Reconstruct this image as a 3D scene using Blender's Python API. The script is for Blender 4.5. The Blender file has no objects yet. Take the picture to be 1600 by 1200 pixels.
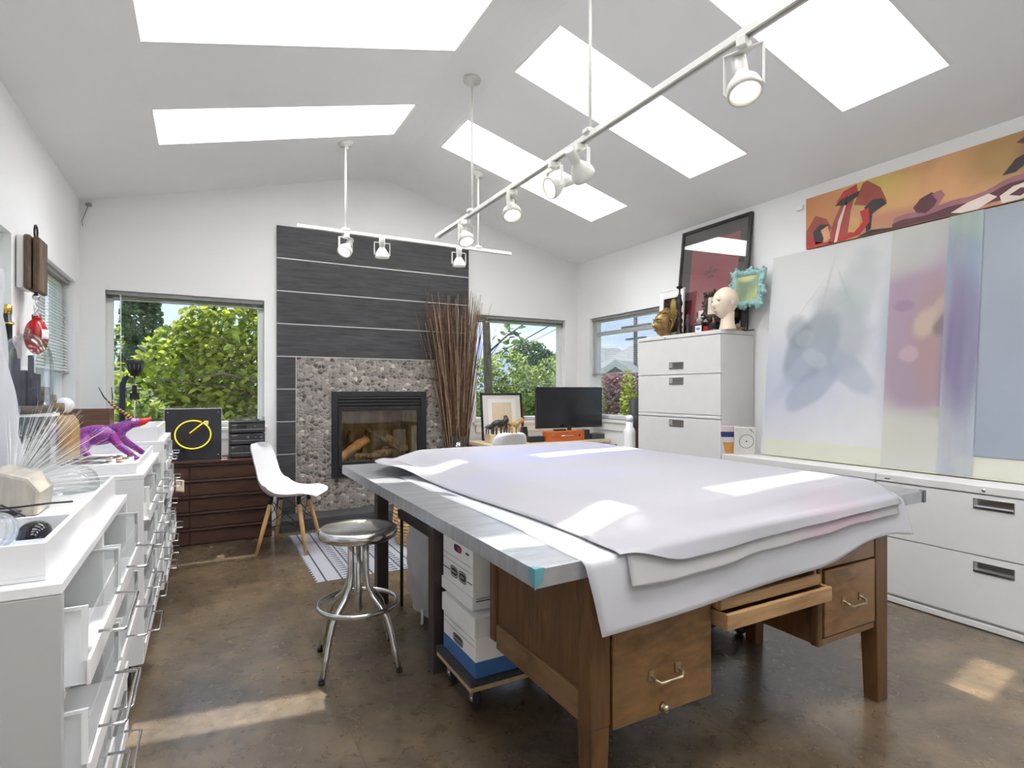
import bpy, bmesh, math, random
from mathutils import Vector, Matrix, Euler
random.seed(7)
S = bpy.context.scene
COL = S.collection
R = math.radians

# ------------------------------------------------------------------ camera
cd = bpy.data.cameras.new('camera'); cam = bpy.data.objects.new('camera', cd); COL.objects.link(cam)
cd.sensor_fit = 'HORIZONTAL'; cd.sensor_width = 36.0
cd.lens = 880.0 / 1600.0 * 36.0
cd.shift_y = 10.0 / 1600.0
cd.clip_start = 0.05; cd.clip_end = 400
cam.location = (0, 0, 1.22)
YAW = math.atan2(482, 880)
cam.rotation_euler = (R(90), 0, -YAW)
S.camera = cam

# ------------------------------------------------------------------ sky
world = bpy.data.worlds.new('sky'); S.world = world; world.use_nodes = True
wn = world.node_tree.nodes; wl = world.node_tree.links; wn.clear()
wo = wn.new('ShaderNodeOutputWorld'); wb = wn.new('ShaderNodeBackground')
tc = wn.new('ShaderNodeTexCoord'); sep = wn.new('ShaderNodeSeparateXYZ')
wl.new(tc.outputs['Generated'], sep.inputs[0])
ramp = wn.new('ShaderNodeValToRGB'); wl.new(sep.outputs['Z'], ramp.inputs[0])
e = ramp.color_ramp.elements
e[0].position = 0.0; e[0].color = (0.62, 0.74, 0.95, 1)
e[1].position = 0.7; e[1].color = (0.16, 0.34, 0.80, 1)
m = ramp.color_ramp.elements.new(0.2); m.color = (0.40, 0.60, 0.95, 1)
cn = wn.new('ShaderNodeTexNoise'); cn.inputs['Scale'].default_value = 2.3; cn.inputs['Detail'].default_value = 6
mp = wn.new('ShaderNodeMapping'); mp.inputs['Scale'].default_value = (1, 1, 3.2)
wl.new(tc.outputs['Generated'], mp.inputs[0]); wl.new(mp.outputs[0], cn.inputs['Vector'])
cr = wn.new('ShaderNodeValToRGB'); cr.color_ramp.elements[0].position = 0.42; cr.color_ramp.elements[1].position = 0.66
wl.new(cn.outputs[0], cr.inputs[0])
mx = wn.new('ShaderNodeMix'); mx.data_type = 'RGBA'
wl.new(cr.outputs[0], mx.inputs[0]); wl.new(ramp.outputs[0], mx.inputs[6]); mx.inputs[7].default_value = (0.92, 0.95, 1.0, 1)
wl.new(mx.outputs[2], wb.inputs[0]); wb.inputs[1].default_value = 1.0
wl.new(wb.outputs[0], wo.inputs[0])

# ------------------------------------------------------------------ sun
sd = bpy.data.lights.new('sun', 'SUN'); sun = bpy.data.objects.new('sun', sd); COL.objects.link(sun)
sd.energy = 6.0; sd.color = (1.0, 0.95, 0.86); sd.angle = R(0.6)
sun.location = (0, 6, 12)
sun.rotation_euler = Vector((-0.05, -0.535, -1.0)).to_track_quat('-Z', 'Y').to_euler()

# ------------------------------------------------------------------ room measures
RX, LX, BY, FY = 3.86, -0.847, 5.46, -2.6
EAVE, SL = 2.695, 0.262
def ceil_z(x):
    if x < 1.33: return EAVE + SL * (x - LX)
    if x > 1.68: return EAVE + SL * (RX - x)
    return 3.266 + 0.019 * math.sin(math.pi * (x - 1.33) / 0.35)
SKY_Y = [(3.87, 4.40), (2.62, 3.14), (1.42, 1.96), (0.18, 0.71), (-1.06, -0.53)]
SKY_X = [(-0.26, 1.33), (1.74, 3.28)]
SHAFT = 0.70
SKY_W = 48.0     # base power of the lamps boosting the skylights

# lamps added over the roof openings to boost daylight; rear rows unseen, for fill
for (xa, xb) in SKY_X:
    for (ya, yb) in SKY_Y:
        ld = bpy.data.lights.new('skylight_boost', 'AREA'); lo = bpy.data.objects.new('skylight_boost', ld); COL.objects.link(lo)
        ld.shape = 'RECTANGLE'; ld.size = (xb - xa) * 1.0; ld.size_y = (yb - ya) * 0.98
        ld.energy = SKY_W * (1.1 if ya > 3 else .46 if ya > 1 else .85 if ya > 0 else .95); ld.color = (0.97, 0.965, 1.0)
        xm = (xa + xb) / 2; zt = ceil_z(xm) + SHAFT + 0.03
        lo.location = (xm, (ya + yb) / 2, zt)
        lo.rotation_euler = (0, -math.atan(SL) if xa < 0 else math.atan(SL), 0)

vs = S.view_settings
S.display_settings.display_device = 'sRGB'
vs.view_transform = 'Standard'; vs.look = 'None'; vs.gamma = 1.0; vs.use_curve_mapping = False
vs.exposure = 0.57

# ------------------------------------------------------------------ material helpers
MATS = {}
def newmat(name):
    mt = bpy.data.materials.new(name); mt.use_nodes = True
    return mt, mt.node_tree.nodes, mt.node_tree.links, mt.node_tree.nodes['Principled BSDF']
def c4(c): return (c[0], c[1], c[2], 1)
def srgb(r, g, b):
    f = lambda v: (v / 255 / 12.92) if v / 255 <= 0.04045 else ((v / 255 + 0.055) / 1.055) ** 2.4
    return (f(r), f(g), f(b))
def mat(name, col, rough=0.5, metal=0.0, var=0.06, scale=12.0, stretch=(1, 1, 1), bump=0.0, spec=0.5, coat=0.0,
        trans=0.0, emit=None, estr=0.0, bscale=None, detail=4):
    """plain surface with gentle procedural colour variation"""
    if name in MATS: return MATS[name]
    mt, n, l, b = newmat(name)
    b.inputs['Roughness'].default_value = rough; b.inputs['Metallic'].default_value = metal
    b.inputs['Specular IOR Level'].default_value = spec; b.inputs['Coat Weight'].default_value = coat
    t = n.new('ShaderNodeTexCoord'); mpn = n.new('ShaderNodeMapping'); mpn.inputs['Scale'].default_value = stretch
    l.new(t.outputs['Object'], mpn.inputs[0])
    ns = n.new('ShaderNodeTexNoise'); ns.inputs['Scale'].default_value = scale; ns.inputs['Detail'].default_value = detail
    l.new(mpn.outputs[0], ns.inputs['Vector'])
    rp = n.new('ShaderNodeValToRGB'); l.new(ns.outputs[0], rp.inputs[0])
    rp.color_ramp.elements[0].position = 0.3; rp.color_ramp.elements[1].position = 0.7
    rp.color_ramp.elements[0].color = c4([max(0, v * (1 - var)) for v in col])
    rp.color_ramp.elements[1].color = c4([min(1, v * (1 + var)) for v in col])
    l.new(rp.outputs[0], b.inputs['Base Color'])
    if bump:
        bn = n.new('ShaderNodeBump'); bn.inputs['Strength'].default_value = bump; bn.inputs['Distance'].default_value = 0.004
        if bscale:
            n2 = n.new('ShaderNodeTexNoise'); n2.inputs['Scale'].default_value = bscale; n2.inputs['Detail'].default_value = 3
            l.new(mpn.outputs[0], n2.inputs['Vector']); l.new(n2.outputs[0], bn.inputs['Height'])
        else: l.new(ns.outputs[0], bn.inputs['Height'])
        l.new(bn.outputs[0], b.inputs['Normal'])
    if trans:
        b.inputs['Transmission Weight'].default_value = trans
    if emit:
        b.inputs['Emission Color'].default_value = c4(emit); b.inputs['Emission Strength'].default_value = estr
    MATS[name] = mt
    return mt
def glassmat(name, tint=(1, 1, 1), gloss=0.08, rough=0.02, edge=0.9):
    """thin clear sheet: see-through with fresnel reflection"""
    if name in MATS: return MATS[name]
    mt, n, l, b = newmat(name); n.remove(b)
    o = n['Material Output']
    tr = n.new('ShaderNodeBsdfTransparent'); tr.inputs[0].default_value = c4(tint)
    gl = n.new('ShaderNodeBsdfGlossy'); gl.inputs['Roughness'].default_value = rough
    lw = n.new('ShaderNodeLayerWeight'); lw.inputs['Blend'].default_value = 0.35
    mr = n.new('ShaderNodeMapRange'); mr.inputs['To Min'].default_value = gloss; mr.inputs['To Max'].default_value = edge
    l.new(lw.outputs['Fresnel'], mr.inputs['Value'])
    ns = n.new('ShaderNodeTexNoise'); ns.inputs['Scale'].default_value = 3.0
    mm = n.new('ShaderNodeMath'); mm.operation = 'MULTIPLY_ADD'; mm.inputs[1].default_value = 0.02; l.new(ns.outputs[0], mm.inputs[0]); mm.inputs[2].default_value = rough
    l.new(mm.outputs[0], gl.inputs['Roughness'])
    ms = n.new('ShaderNodeMixShader'); l.new(mr.outputs[0], ms.inputs[0]); l.new(tr.outputs[0], ms.inputs[1]); l.new(gl.outputs[0], ms.inputs[2])
    l.new(ms.outputs[0], o.inputs[0]); MATS[name] = mt
    return mt
def filmmat(name, col, alpha=0.6, transl=0.5, rough=0.4, var=0.04, scale=2.0, blobs=None, axes=(1, 2)):
    """drafting film: partly see-through, partly diffusing"""
    if name in MATS: return MATS[name]
    mt, n, l, b = newmat(name); n.remove(b); o = n['Material Output']
    cs = colour_field(n, l, col, blobs or [], var, scale, axes)
    df = n.new('ShaderNodeBsdfDiffuse'); tl = n.new('ShaderNodeBsdfTranslucent'); l.new(cs, df.inputs[0]); l.new(cs, tl.inputs[0])
    m1 = n.new('ShaderNodeMixShader'); m1.inputs[0].default_value = transl; l.new(df.outputs[0], m1.inputs[1]); l.new(tl.outputs[0], m1.inputs[2])
    gl = n.new('ShaderNodeBsdfGlossy'); gl.inputs['Roughness'].default_value = rough
    m2 = n.new('ShaderNodeMixShader'); m2.inputs[0].default_value = 0.07; l.new(m1.outputs[0], m2.inputs[1]); l.new(gl.outputs[0], m2.inputs[2])
    tr = n.new('ShaderNodeBsdfTransparent')
    m3 = n.new('ShaderNodeMixShader'); m3.inputs[0].default_value = alpha; l.new(tr.outputs[0], m3.inputs[1]); l.new(m2.outputs[0], m3.inputs[2])
    l.new(m3.outputs[0], o.inputs[0]); MATS[name] = mt
    return mt
def colour_field(n, l, base, blobs, var=0.05, scale=2.0, axes=(1, 2)):
    """painted colour: soft elliptical patches over a mottled ground, in the object's own metres.
    blob = (cu, cv, ru, rv, angle_deg, softness, colour, opacity, wobble)"""
    t = n.new('ShaderNodeTexCoord'); sp = n.new('ShaderNodeSeparateXYZ'); l.new(t.outputs['Object'], sp.inputs[0])
    ns = n.new('ShaderNodeTexNoise'); ns.inputs['Scale'].default_value = scale; ns.inputs['Detail'].default_value = 6; l.new(t.outputs['Object'], ns.inputs['Vector'])
    rp = n.new('ShaderNodeValToRGB'); l.new(ns.outputs[0], rp.inputs[0])
    rp.color_ramp.elements[0].position = 0.3; rp.color_ramp.elements[1].position = 0.7
    rp.color_ramp.elements[0].color = c4([v * (1 - var) for v in base]); rp.color_ramp.elements[1].color = c4([min(1, v * (1 + var)) for v in base])
    cur = rp.outputs[0]
    if blobs:
        nw = n.new('ShaderNodeTexNoise'); nw.inputs['Scale'].default_value = 6; nw.inputs['Detail'].default_value = 5; l.new(t.outputs['Object'], nw.inputs['Vector'])
    def M(op, a, bb=None, c=None):
        x = n.new('ShaderNodeMath'); x.operation = op
        for i, v in enumerate((a, bb, c)):
            if v is None: continue
            if isinstance(v, (int, float)): x.inputs[i].default_value = v
            else: l.new(v, x.inputs[i])
        return x.outputs[0]
    for (cu, cv, ru, rv, ang, soft, col, op, wob) in blobs:
        u = M('SUBTRACT', sp.outputs[axes[0]], cu); v = M('SUBTRACT', sp.outputs[axes[1]], cv)
        ca, sa = math.cos(R(ang)), math.sin(R(ang))
        a = M('DIVIDE', M('ADD', M('MULTIPLY', u, ca), M('MULTIPLY', v, sa)), ru)
        bq = M('DIVIDE', M('SUBTRACT', M('MULTIPLY', v, ca), M('MULTIPLY', u, sa)), rv)
        d = M('SQRT', M('ADD', M('MULTIPLY', a, a), M('MULTIPLY', bq, bq)))
        d = M('ADD', d, M('MULTIPLY', M('SUBTRACT', nw.outputs[0], 0.5), wob))
        mr = n.new('ShaderNodeMapRange'); mr.interpolation_type = 'SMOOTHSTEP'
        l.new(d, mr.inputs['Value']); mr.inputs['From Min'].default_value = 1 - soft; mr.inputs['From Max'].default_value = 1 + soft
        mr.inputs['To Min'].default_value = op; mr.inputs['To Max'].default_value = 0
        mxx = n.new('ShaderNodeMix'); mxx.data_type = 'RGBA'; l.new(mr.outputs[0], mxx.inputs[0]); l.new(cur, mxx.inputs[6]); mxx.inputs[7].default_value = c4(col)
        cur = mxx.outputs[2]
    return cur
def paintmat(name, base, blobs, var=0.06, scale=3.0, rough=0.5, axes=(1, 2)):
    if name in MATS: return MATS[name]
    mt, n, l, b = newmat(name); b.inputs['Roughness'].default_value = rough
    l.new(colour_field(n, l, base, blobs, var, scale, axes), b.inputs['Base Color']); MATS[name] = mt
    return mt
def streakmat(name, c1, c2, rough=0.4, metal=0.0, scale=4.0, stretch=(1, 1, 12), bump=0.1, coat=0.0, spec=0.5, c3=None):
    """wood grain / brushed streaks running along the axis with the small stretch value"""
    if name in MATS: return MATS[name]
    mt, n, l, b = newmat(name); b.inputs['Roughness'].default_value = rough; b.inputs['Metallic'].default_value = metal
    b.inputs['Coat Weight'].default_value = coat; b.inputs['Specular IOR Level'].default_value = spec
    t = n.new('ShaderNodeTexCoord'); mpn = n.new('ShaderNodeMapping'); mpn.inputs['Scale'].default_value = stretch
    l.new(t.outputs['Object'], mpn.inputs[0])
    ns = n.new('ShaderNodeTexNoise'); ns.inputs['Scale'].default_value = scale; ns.inputs['Detail'].default_value = 8; ns.inputs['Roughness'].default_value = 0.65
    ns.inputs['Distortion'].default_value = 0.4
    l.new(mpn.outputs[0], ns.inputs['Vector'])
    rp = n.new('ShaderNodeValToRGB'); l.new(ns.outputs[0], rp.inputs[0])
    rp.color_ramp.elements[0].position = 0.32; rp.color_ramp.elements[1].position = 0.7
    rp.color_ramp.elements[0].color = c4(c1); rp.color_ramp.elements[1].color = c4(c2)
    out = rp.outputs[0]
    if c3:
        n3 = n.new('ShaderNodeTexNoise'); n3.inputs['Scale'].default_value = 3.0; l.new(t.outputs['Object'], n3.inputs['Vector'])
        r3 = n.new('ShaderNodeValToRGB'); l.new(n3.outputs[0], r3.inputs[0]); r3.color_ramp.elements[0].position = 0.4; r3.color_ramp.elements[1].position = 0.75
        mxx = n.new('ShaderNodeMix'); mxx.data_type = 'RGBA'; l.new(r3.outputs[0], mxx.inputs[0]); l.new(out, mxx.inputs[6]); mxx.inputs[7].default_value = c4(c3); out = mxx.outputs[2]
    l.new(out, b.inputs['Base Color'])
    if bump:
        bn = n.new('ShaderNodeBump'); bn.inputs['Strength'].default_value = bump; bn.inputs['Distance'].default_value = 0.002
        l.new(ns.outputs[0], bn.inputs['Height']); l.new(bn.outputs[0], b.inputs['Normal'])
    MATS[name] = mt
    return mt

# ------------------------------------------------------------------ mesh helpers
def wloc(o):
    v = Vector((0, 0, 0))
    while o is not None: v += Vector(o.location); o = o.parent
    return v
class MB:
    def __init__(s): s.v = []; s.f = []; s.m = []; s.sm = []; s.xf = None
    def add(s, vs, fs, mi=0, smooth=False):
        o = len(s.v)
        for p in vs:
            p = Vector(p)
            s.v.append(tuple(s.xf @ p if s.xf else p))
        for f in fs: s.f.append([i + o for i in f]); s.m.append(mi); s.sm.append(smooth)
    def box(s, x0, x1, y0, y1, z0, z1, mi=0):
        s.add([(x0, y0, z0), (x1, y0, z0), (x1, y1, z0), (x0, y1, z0), (x0, y0, z1), (x1, y0, z1), (x1, y1, z1), (x0, y1, z1)],
              [(0, 3, 2, 1), (4, 5, 6, 7), (0, 1, 5, 4), (1, 2, 6, 5), (2, 3, 7, 6), (3, 0, 4, 7)], mi)
    def quad(s, a, b, c, d, mi=0): s.add([a, b, c, d], [(0, 1, 2, 3)], mi)
    def tube(s, pts, r, seg=10, mi=0, closed=False, cap=True):
        pts = [Vector(p) for p in pts]; n = len(pts)
        rr = r if isinstance(r, (list, tuple)) else [r] * n
        vs = []; fs = []; up = None
        for i, p in enumerate(pts):
            a = pts[(i - 1) % n] if (closed or i > 0) else p; b = pts[(i + 1) % n] if (closed or i < n - 1) else p
            d = (b - a)
            if d.length < 1e-9: d = Vector((0, 0, 1))
            d.normalize()
            if up is None: up = Vector((0, 0, 1)) if abs(d.z) < 0.9 else Vector((1, 0, 0))
            x = d.cross(up)
            if x.length < 1e-6: x = d.cross(Vector((0, 1, 0)))
            x.normalize(); y = x.cross(d).normalized(); up = y
            for k in range(seg):
                t = 2 * math.pi * k / seg
                vs.append(p + x * math.cos(t) * rr[i] + y * math.sin(t) * rr[i])
        m = n if closed else n - 1
        for i in range(m):
            for k in range(seg):
                a = i * seg + k; b = i * seg + (k + 1) % seg; c = ((i + 1) % n) * seg + (k + 1) % seg; d = ((i + 1) % n) * seg + k
                fs.append((a, d, c, b))
        if cap and not closed:
            fs.append(tuple(range(seg))); fs.append(tuple(reversed(range((n - 1) * seg, n * seg))))
        s.add(vs, fs, mi, True)
    def lathe(s, prof, c=(0, 0, 0), seg=24, mi=0, sx=1.0, sy=1.0):
        vs = []; fs = []; n = len(prof)
        for (r, z) in prof:
            for k in range(seg):
                t = 2 * math.pi * k / seg
                vs.append((c[0] + math.cos(t) * r * sx, c[1] + math.sin(t) * r * sy, c[2] + z))
        for i in range(n - 1):
            for k in range(seg):
                fs.append((i * seg + k, i * seg + (k + 1) % seg, (i + 1) * seg + (k + 1) % seg, (i + 1) * seg + k))
        if prof[0][0] > 1e-6: fs.append(tuple(reversed(range(seg))))
        if prof[-1][0] > 1e-6: fs.append(tuple(range((n - 1) * seg, n * seg)))
        s.add(vs, fs, mi, True)
    def ball(s, c, r, seg=16, rings=10, mi=0, sc=(1, 1, 1)):
        prof = [(r * math.sin(math.pi * i / rings), -r * math.cos(math.pi * i / rings)) for i in range(rings + 1)]
        old = s.xf; loc = Matrix.Translation(Vector(c)) @ Matrix.Diagonal((sc[0], sc[1], sc[2], 1))
        s.xf = old @ loc if old else loc
        prof[0] = (1e-5, prof[0][1]); prof[-1] = (1e-5, prof[-1][1])
        s.lathe(prof, (0, 0, 0), seg, mi); s.xf = old
    def prism(s, poly, lo, hi, axis='z', mi=0):
        n = len(poly)
        def P(u, v, w): return {'z': (u, v, w), 'y': (u, w, v), 'x': (w, u, v)}[axis]
        vs = [P(u, v, lo) for u, v in poly] + [P(u, v, hi) for u, v in poly]
        fs = [tuple(range(n)), tuple(reversed(range(n, 2 * n)))] + [(i, i + n, (i + 1) % n + n, (i + 1) % n) for i in range(n)]
        s.add(vs, fs, mi)
    def grid(s, fn, nu, nv, mi=0, smooth=True):
        vs = [fn(i / nu, j / nv) for j in range(nv + 1) for i in range(nu + 1)]
        fs = [(j * (nu + 1) + i, j * (nu + 1) + i + 1, (j + 1) * (nu + 1) + i + 1, (j + 1) * (nu + 1) + i) for j in range(nv) for i in range(nu)]
        s.add(vs, fs, mi, smooth)
    def build(s, name, mats, parent=None, bevel=0.0, world=True, solid=0.0, sub=0, loc=None, fixn=True, soff=0):
        if not isinstance(mats, (list, tuple)): mats = [mats]
        me = bpy.data.meshes.new(name)
        if parent is not None: off = wloc(parent) if world else Vector((0, 0, 0))
        elif loc is not None: off = Vector(loc)
        else:
            xs = [p[0] for p in s.v]; ys = [p[1] for p in s.v]; zs = [p[2] for p in s.v]
            off = Vector(((min(xs) + max(xs)) / 2, (min(ys) + max(ys)) / 2, min(zs)))
        me.from_pydata([tuple(Vector(p) - off) for p in s.v], [], s.f)
        for mm in mats: me.materials.append(mm)
        for p, mi, smf in zip(me.polygons, s.m, s.sm): p.material_index = mi; p.use_smooth = smf
        if fixn:
            bm = bmesh.new(); bm.from_mesh(me); bmesh.ops.recalc_face_normals(bm, faces=bm.faces); bm.to_mesh(me); bm.free()
        o = bpy.data.objects.new(name, me); COL.objects.link(o)
        if parent is not None: o.parent = parent
        else: o.location = off
        if solid:
            md = o.modifiers.new('solid', 'SOLIDIFY'); md.thickness = solid; md.offset = soff
        if bevel:
            md = o.modifiers.new('bevel', 'BEVEL'); md.width = bevel; md.segments = 2; md.limit_method = 'ANGLE'; md.angle_limit = R(40)
        if sub:
            md = o.modifiers.new('sub', 'SUBSURF'); md.levels = sub; md.render_levels = sub
        return o
def tag(o, label, cat, group=None, kind=None):
    if label: o['label'] = label
    if cat: o['category'] = cat
    if group: o['group'] = group
    if kind: o['kind'] = kind
    return o
def thing(name, loc, label, cat, group=None, rz=0.0):
    o = bpy.data.objects.new(name, None); COL.objects.link(o); o.empty_display_size = 0.05
    o.location = loc; o.rotation_euler = (0, 0, rz)
    return tag(o, label, cat, group)
def struct(o): o['kind'] = 'structure'; return o
def dup(root, loc=None, rz=None, label=None):
    def cp(o, par):
        c = o.copy(); COL.objects.link(c)
        if par is not None: c.parent = par
        for ch in list(o.children): cp(ch, c)
        return c
    r = cp(root, None)
    if loc is not None: r.location = loc
    if rz is not None: r.rotation_euler = (0, 0, rz)
    if label: r['label'] = label
    return r
def bx(name, m, x0, x1, y0, y1, z0, z1, parent=None, bevel=0.0, world=True):
    b = MB(); b.box(x0, x1, y0, y1, z0, z1); return b.build(name, m, parent, bevel, world)

# text as mesh (own curve converted once)
def text_mesh(mb, txt, origin, ux, uz, size, mi=0, align='CENTER', lift=0.0008, ext=0.0):
    cu = bpy.data.curves.new('lettering', 'FONT'); cu.body = txt; cu.size = size; cu.align_x = align; cu.align_y = 'CENTER'; cu.resolution_u = 3
    ob = bpy.data.objects.new('lettering', cu); COL.objects.link(ob)
    dg = bpy.context.evaluated_depsgraph_get(); me = bpy.data.meshes.new_from_object(ob.evaluated_get(dg))
    ux = Vector(ux).normalized(); uz = Vector(uz).normalized(); nrm = ux.cross(uz)
    mb.add([Vector(origin) + ux * v.co.x + uz * v.co.y + nrm * lift for v in me.vertices], [tuple(p.vertices) for p in me.polygons], mi)
    bpy.data.objects.remove(ob); bpy.data.curves.remove(cu); bpy.data.meshes.remove(me)

# ------------------------------------------------------------------ common materials
M_wall = mat('wall_paint', (0.86, 0.86, 0.858), 0.75, var=0.012, scale=3, bump=0.05, bscale=160)
M_ceil = mat('ceiling_paint', (0.90, 0.90, 0.90), 0.8, var=0.012, scale=3, bump=0.08, bscale=120)
M_shaft = mat('shaft_paint', (0.86, 0.86, 0.84), 0.8, var=0.01)
M_trim = mat('trim_paint', (0.80, 0.80, 0.78), 0.4, var=0.01)
M_white = mat('white_laminate', (0.78, 0.78, 0.775), 0.35, var=0.015)
M_whitepl = mat('white_plastic', (0.84, 0.84, 0.84), 0.3, var=0.01)
M_black = mat('black_plastic', (0.02, 0.02, 0.022), 0.35, var=0.1)
M_blackm = mat('black_steel', (0.025, 0.024, 0.024), 0.45, metal=0.3, var=0.1)
M_chrome = mat('chrome', (0.75, 0.75, 0.75), 0.15, metal=1.0, var=0.03)
M_rubber = mat('rubber', (0.015, 0.015, 0.015), 0.7, var=0.1)
M_pane = glassmat('window_glass', (1, 1, 1), 0.012, 0.0, 0.3)
M_clear = glassmat('clear_acrylic', (0.94, 0.96, 0.96), 0.03, 0.03, 0.5)
M_glass = glassmat('blown_glass', (0.93, 0.95, 0.95), 0.045, 0.0, 0.6)
M_lampwh = mat('lamp_white_enamel', (0.66, 0.65, 0.61), 0.35, var=0.02)

# concrete floor
def floor_material():
    mt, n, l, b = newmat('stained_concrete')
    t = n.new('ShaderNodeTexCoord')
    def noise(sc, det, dist=0.0, rough=0.6):
        x = n.new('ShaderNodeTexNoise'); x.inputs['Scale'].default_value = sc; x.inputs['Detail'].default_value = det
        x.inputs['Distortion'].default_value = dist; x.inputs['Roughness'].default_value = rough; l.new(t.outputs['Object'], x.inputs['Vector']); return x
    a = noise(2.2, 10, 0.3, 0.72); r = n.new('ShaderNodeValToRGB'); l.new(a.outputs[0], r.inputs[0])
    e = r.color_ramp.elements; e[0].position = 0.30; e[0].color = c4((0.042, 0.027, 0.013)); e[1].position = 0.72; e[1].color = c4((0.22, 0.155, 0.085))
    mm = r.color_ramp.elements.new(0.5); mm.color = c4((0.095, 0.067, 0.036))
    c = noise(14, 12, 0.5, 0.75); r2 = n.new('ShaderNodeValToRGB'); l.new(c.outputs[0], r2.inputs[0])
    r2.color_ramp.elements[0].position = 0.5; r2.color_ramp.elements[1].position = 0.75; r2.color_ramp.elements[1].color = (0.45, 0.45, 0.45, 1)
    mx = n.new('ShaderNodeMix'); mx.data_type = 'RGBA'; l.new(r2.outputs[0], mx.inputs[0]); l.new(r.outputs[0], mx.inputs[6]); mx.inputs[7].default_value = c4((0.20, 0.165, 0.12))
    # saw-cut joints
    sp = n.new('ShaderNodeSeparateXYZ'); l.new(t.outputs['Object'], sp.inputs[0])
    def joint(out, off):
        a1 = n.new('ShaderNodeMath'); a1.operation = 'ADD'; l.new(out, a1.inputs[0]); a1.inputs[1].default_value = 50 * 1.178 - off
        m1 = n.new('ShaderNodeMath'); m1.operation = 'MODULO'; l.new(a1.outputs[0], m1.inputs[0]); m1.inputs[1].default_value = 1.178
        c1 = n.new('ShaderNodeMath'); c1.operation = 'LESS_THAN'; l.new(m1.outputs[0], c1.inputs[0]); c1.inputs[1].default_value = 0.004; return c1.outputs[0]
    jx = joint(sp.outputs[0], 2.817); jy = joint(sp.outputs[1], 1.776)
    mxj = n.new('ShaderNodeMath'); mxj.operation = 'MAXIMUM'; l.new(jx, mxj.inputs[0]); l.new(jy, mxj.inputs[1])
    mj = n.new('ShaderNodeMix'); mj.data_type = 'RGBA'; l.new(mxj.outputs[0], mj.inputs[0]); l.new(mx.outputs[2], mj.inputs[6]); mj.inputs[7].default_value = c4((0.05, 0.04, 0.03))
    l.new(mj.outputs[2], b.inputs['Base Color'])
    rr = n.new('ShaderNodeMapRange'); l.new(c.outputs[0], rr.inputs['Value']); rr.inputs['To Min'].default_value = 0.16; rr.inputs['To Max'].default_value = 0.42
    l.new(rr.outputs[0], b.inputs['Roughness']); b.inputs['Specular IOR Level'].default_value = 0.7; b.inputs['Coat Weight'].default_value = 0.6; b.inputs['Coat Roughness'].default_value = 0.22
    bp = n.new('ShaderNodeBump'); bp.inputs['Strength'].default_value = 0.35; bp.inputs['Distance'].default_value = 0.004; l.new(c.outputs[0], bp.inputs['Height']); l.new(bp.outputs[0], b.inputs['Normal'])
    return mt
M_floor = floor_material()

# ------------------------------------------------------------------ structure
b = MB(); b.box(LX - 0.2, RX + 0.2, FY - 0.2, BY + 0.2, -0.12, 0.0); struct(b.build('floor', M_floor, loc=(0, 0, 0)))

def wall_with_holes(name, axis, pos, thick, u0, u1, v0, v1, holes, top=None, m=M_wall):
    """wall at coordinate pos, from pos outwards by thick; holes = (ua, ub, za, zb)"""
    us = sorted(set([u0, u1] + [h[0] for h in holes] + [h[1] for h in holes] + ([LX + (RX - LX) * i / 24 for i in range(1, 24)] if top else [])))
    b = MB()
    def inh(um, zm): return any(h[0] < um < h[1] and h[2] < zm < h[3] for h in holes)
    for ua, ub in zip(us[:-1], us[1:]):
        zs = sorted(set([v0, v1] + [z for h in holes for z in (h[2], h[3])]))
        for za, zb in zip(zs[:-1], zs[1:]):
            if inh((ua + ub) / 2, (za + zb) / 2): continue
            ta = tb = zb
            if top and zb == v1: ta, tb = top(ua), top(ub)
            lo, hi = min(pos, pos + thick), max(pos, pos + thick)
            P = (lambda u, w, z: (u, w, z)) if axis == 'y' else (lambda u, w, z: (w, u, z))
            b.add([P(ua, lo, za), P(ub, lo, za), P(ub, hi, za), P(ua, hi, za), P(ua, lo, ta), P(ub, lo, tb), P(ub, hi, tb), P(ua, hi, ta)],
                  [(0, 3, 2, 1), (4, 5, 6, 7), (0, 1, 5, 4), (1, 2, 6, 5), (2, 3, 7, 6), (3, 0, 4, 7)])
    return struct(b.build(name, m, loc=(0, 0, 0)))
W1 = (-0.685, 0.475, 0.905, 2.02); W2 = (2.545, 3.70, 0.88, 2.035)
W3 = (4.06, 5.21, 0.905, 2.035); W4 = (4.15, 5.31, 0.86, 2.04); W5 = (2.53, 3.69, 0.86, 2.01); W5b = (0.9, 2.06, 0.86, 2.01)
DOORF = (1.6, 2.6, 0.0, 2.1)
FB = (1.09, 1.94, 0.44, 1.17)
TOPC = lambda x: ceil_z(x) + 0.02
wall_with_holes('wall_back', 'y', BY, 0.16, LX, RX, 0, EAVE, [W1, W2, FB], TOPC)
wall_with_holes('wall_front', 'y', FY, -0.16, LX, RX, 0, EAVE, [DOORF], TOPC)
wall_with_holes('wall_left', 'x', LX, -0.16, FY - 0.16, BY + 0.16, 0, EAVE + 0.02, [W4, W5, W5b])
wall_with_holes('wall_right', 'x', RX, 0.16, FY - 0.16, BY + 0.16, 0, EAVE + 0.02, [W3])

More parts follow.
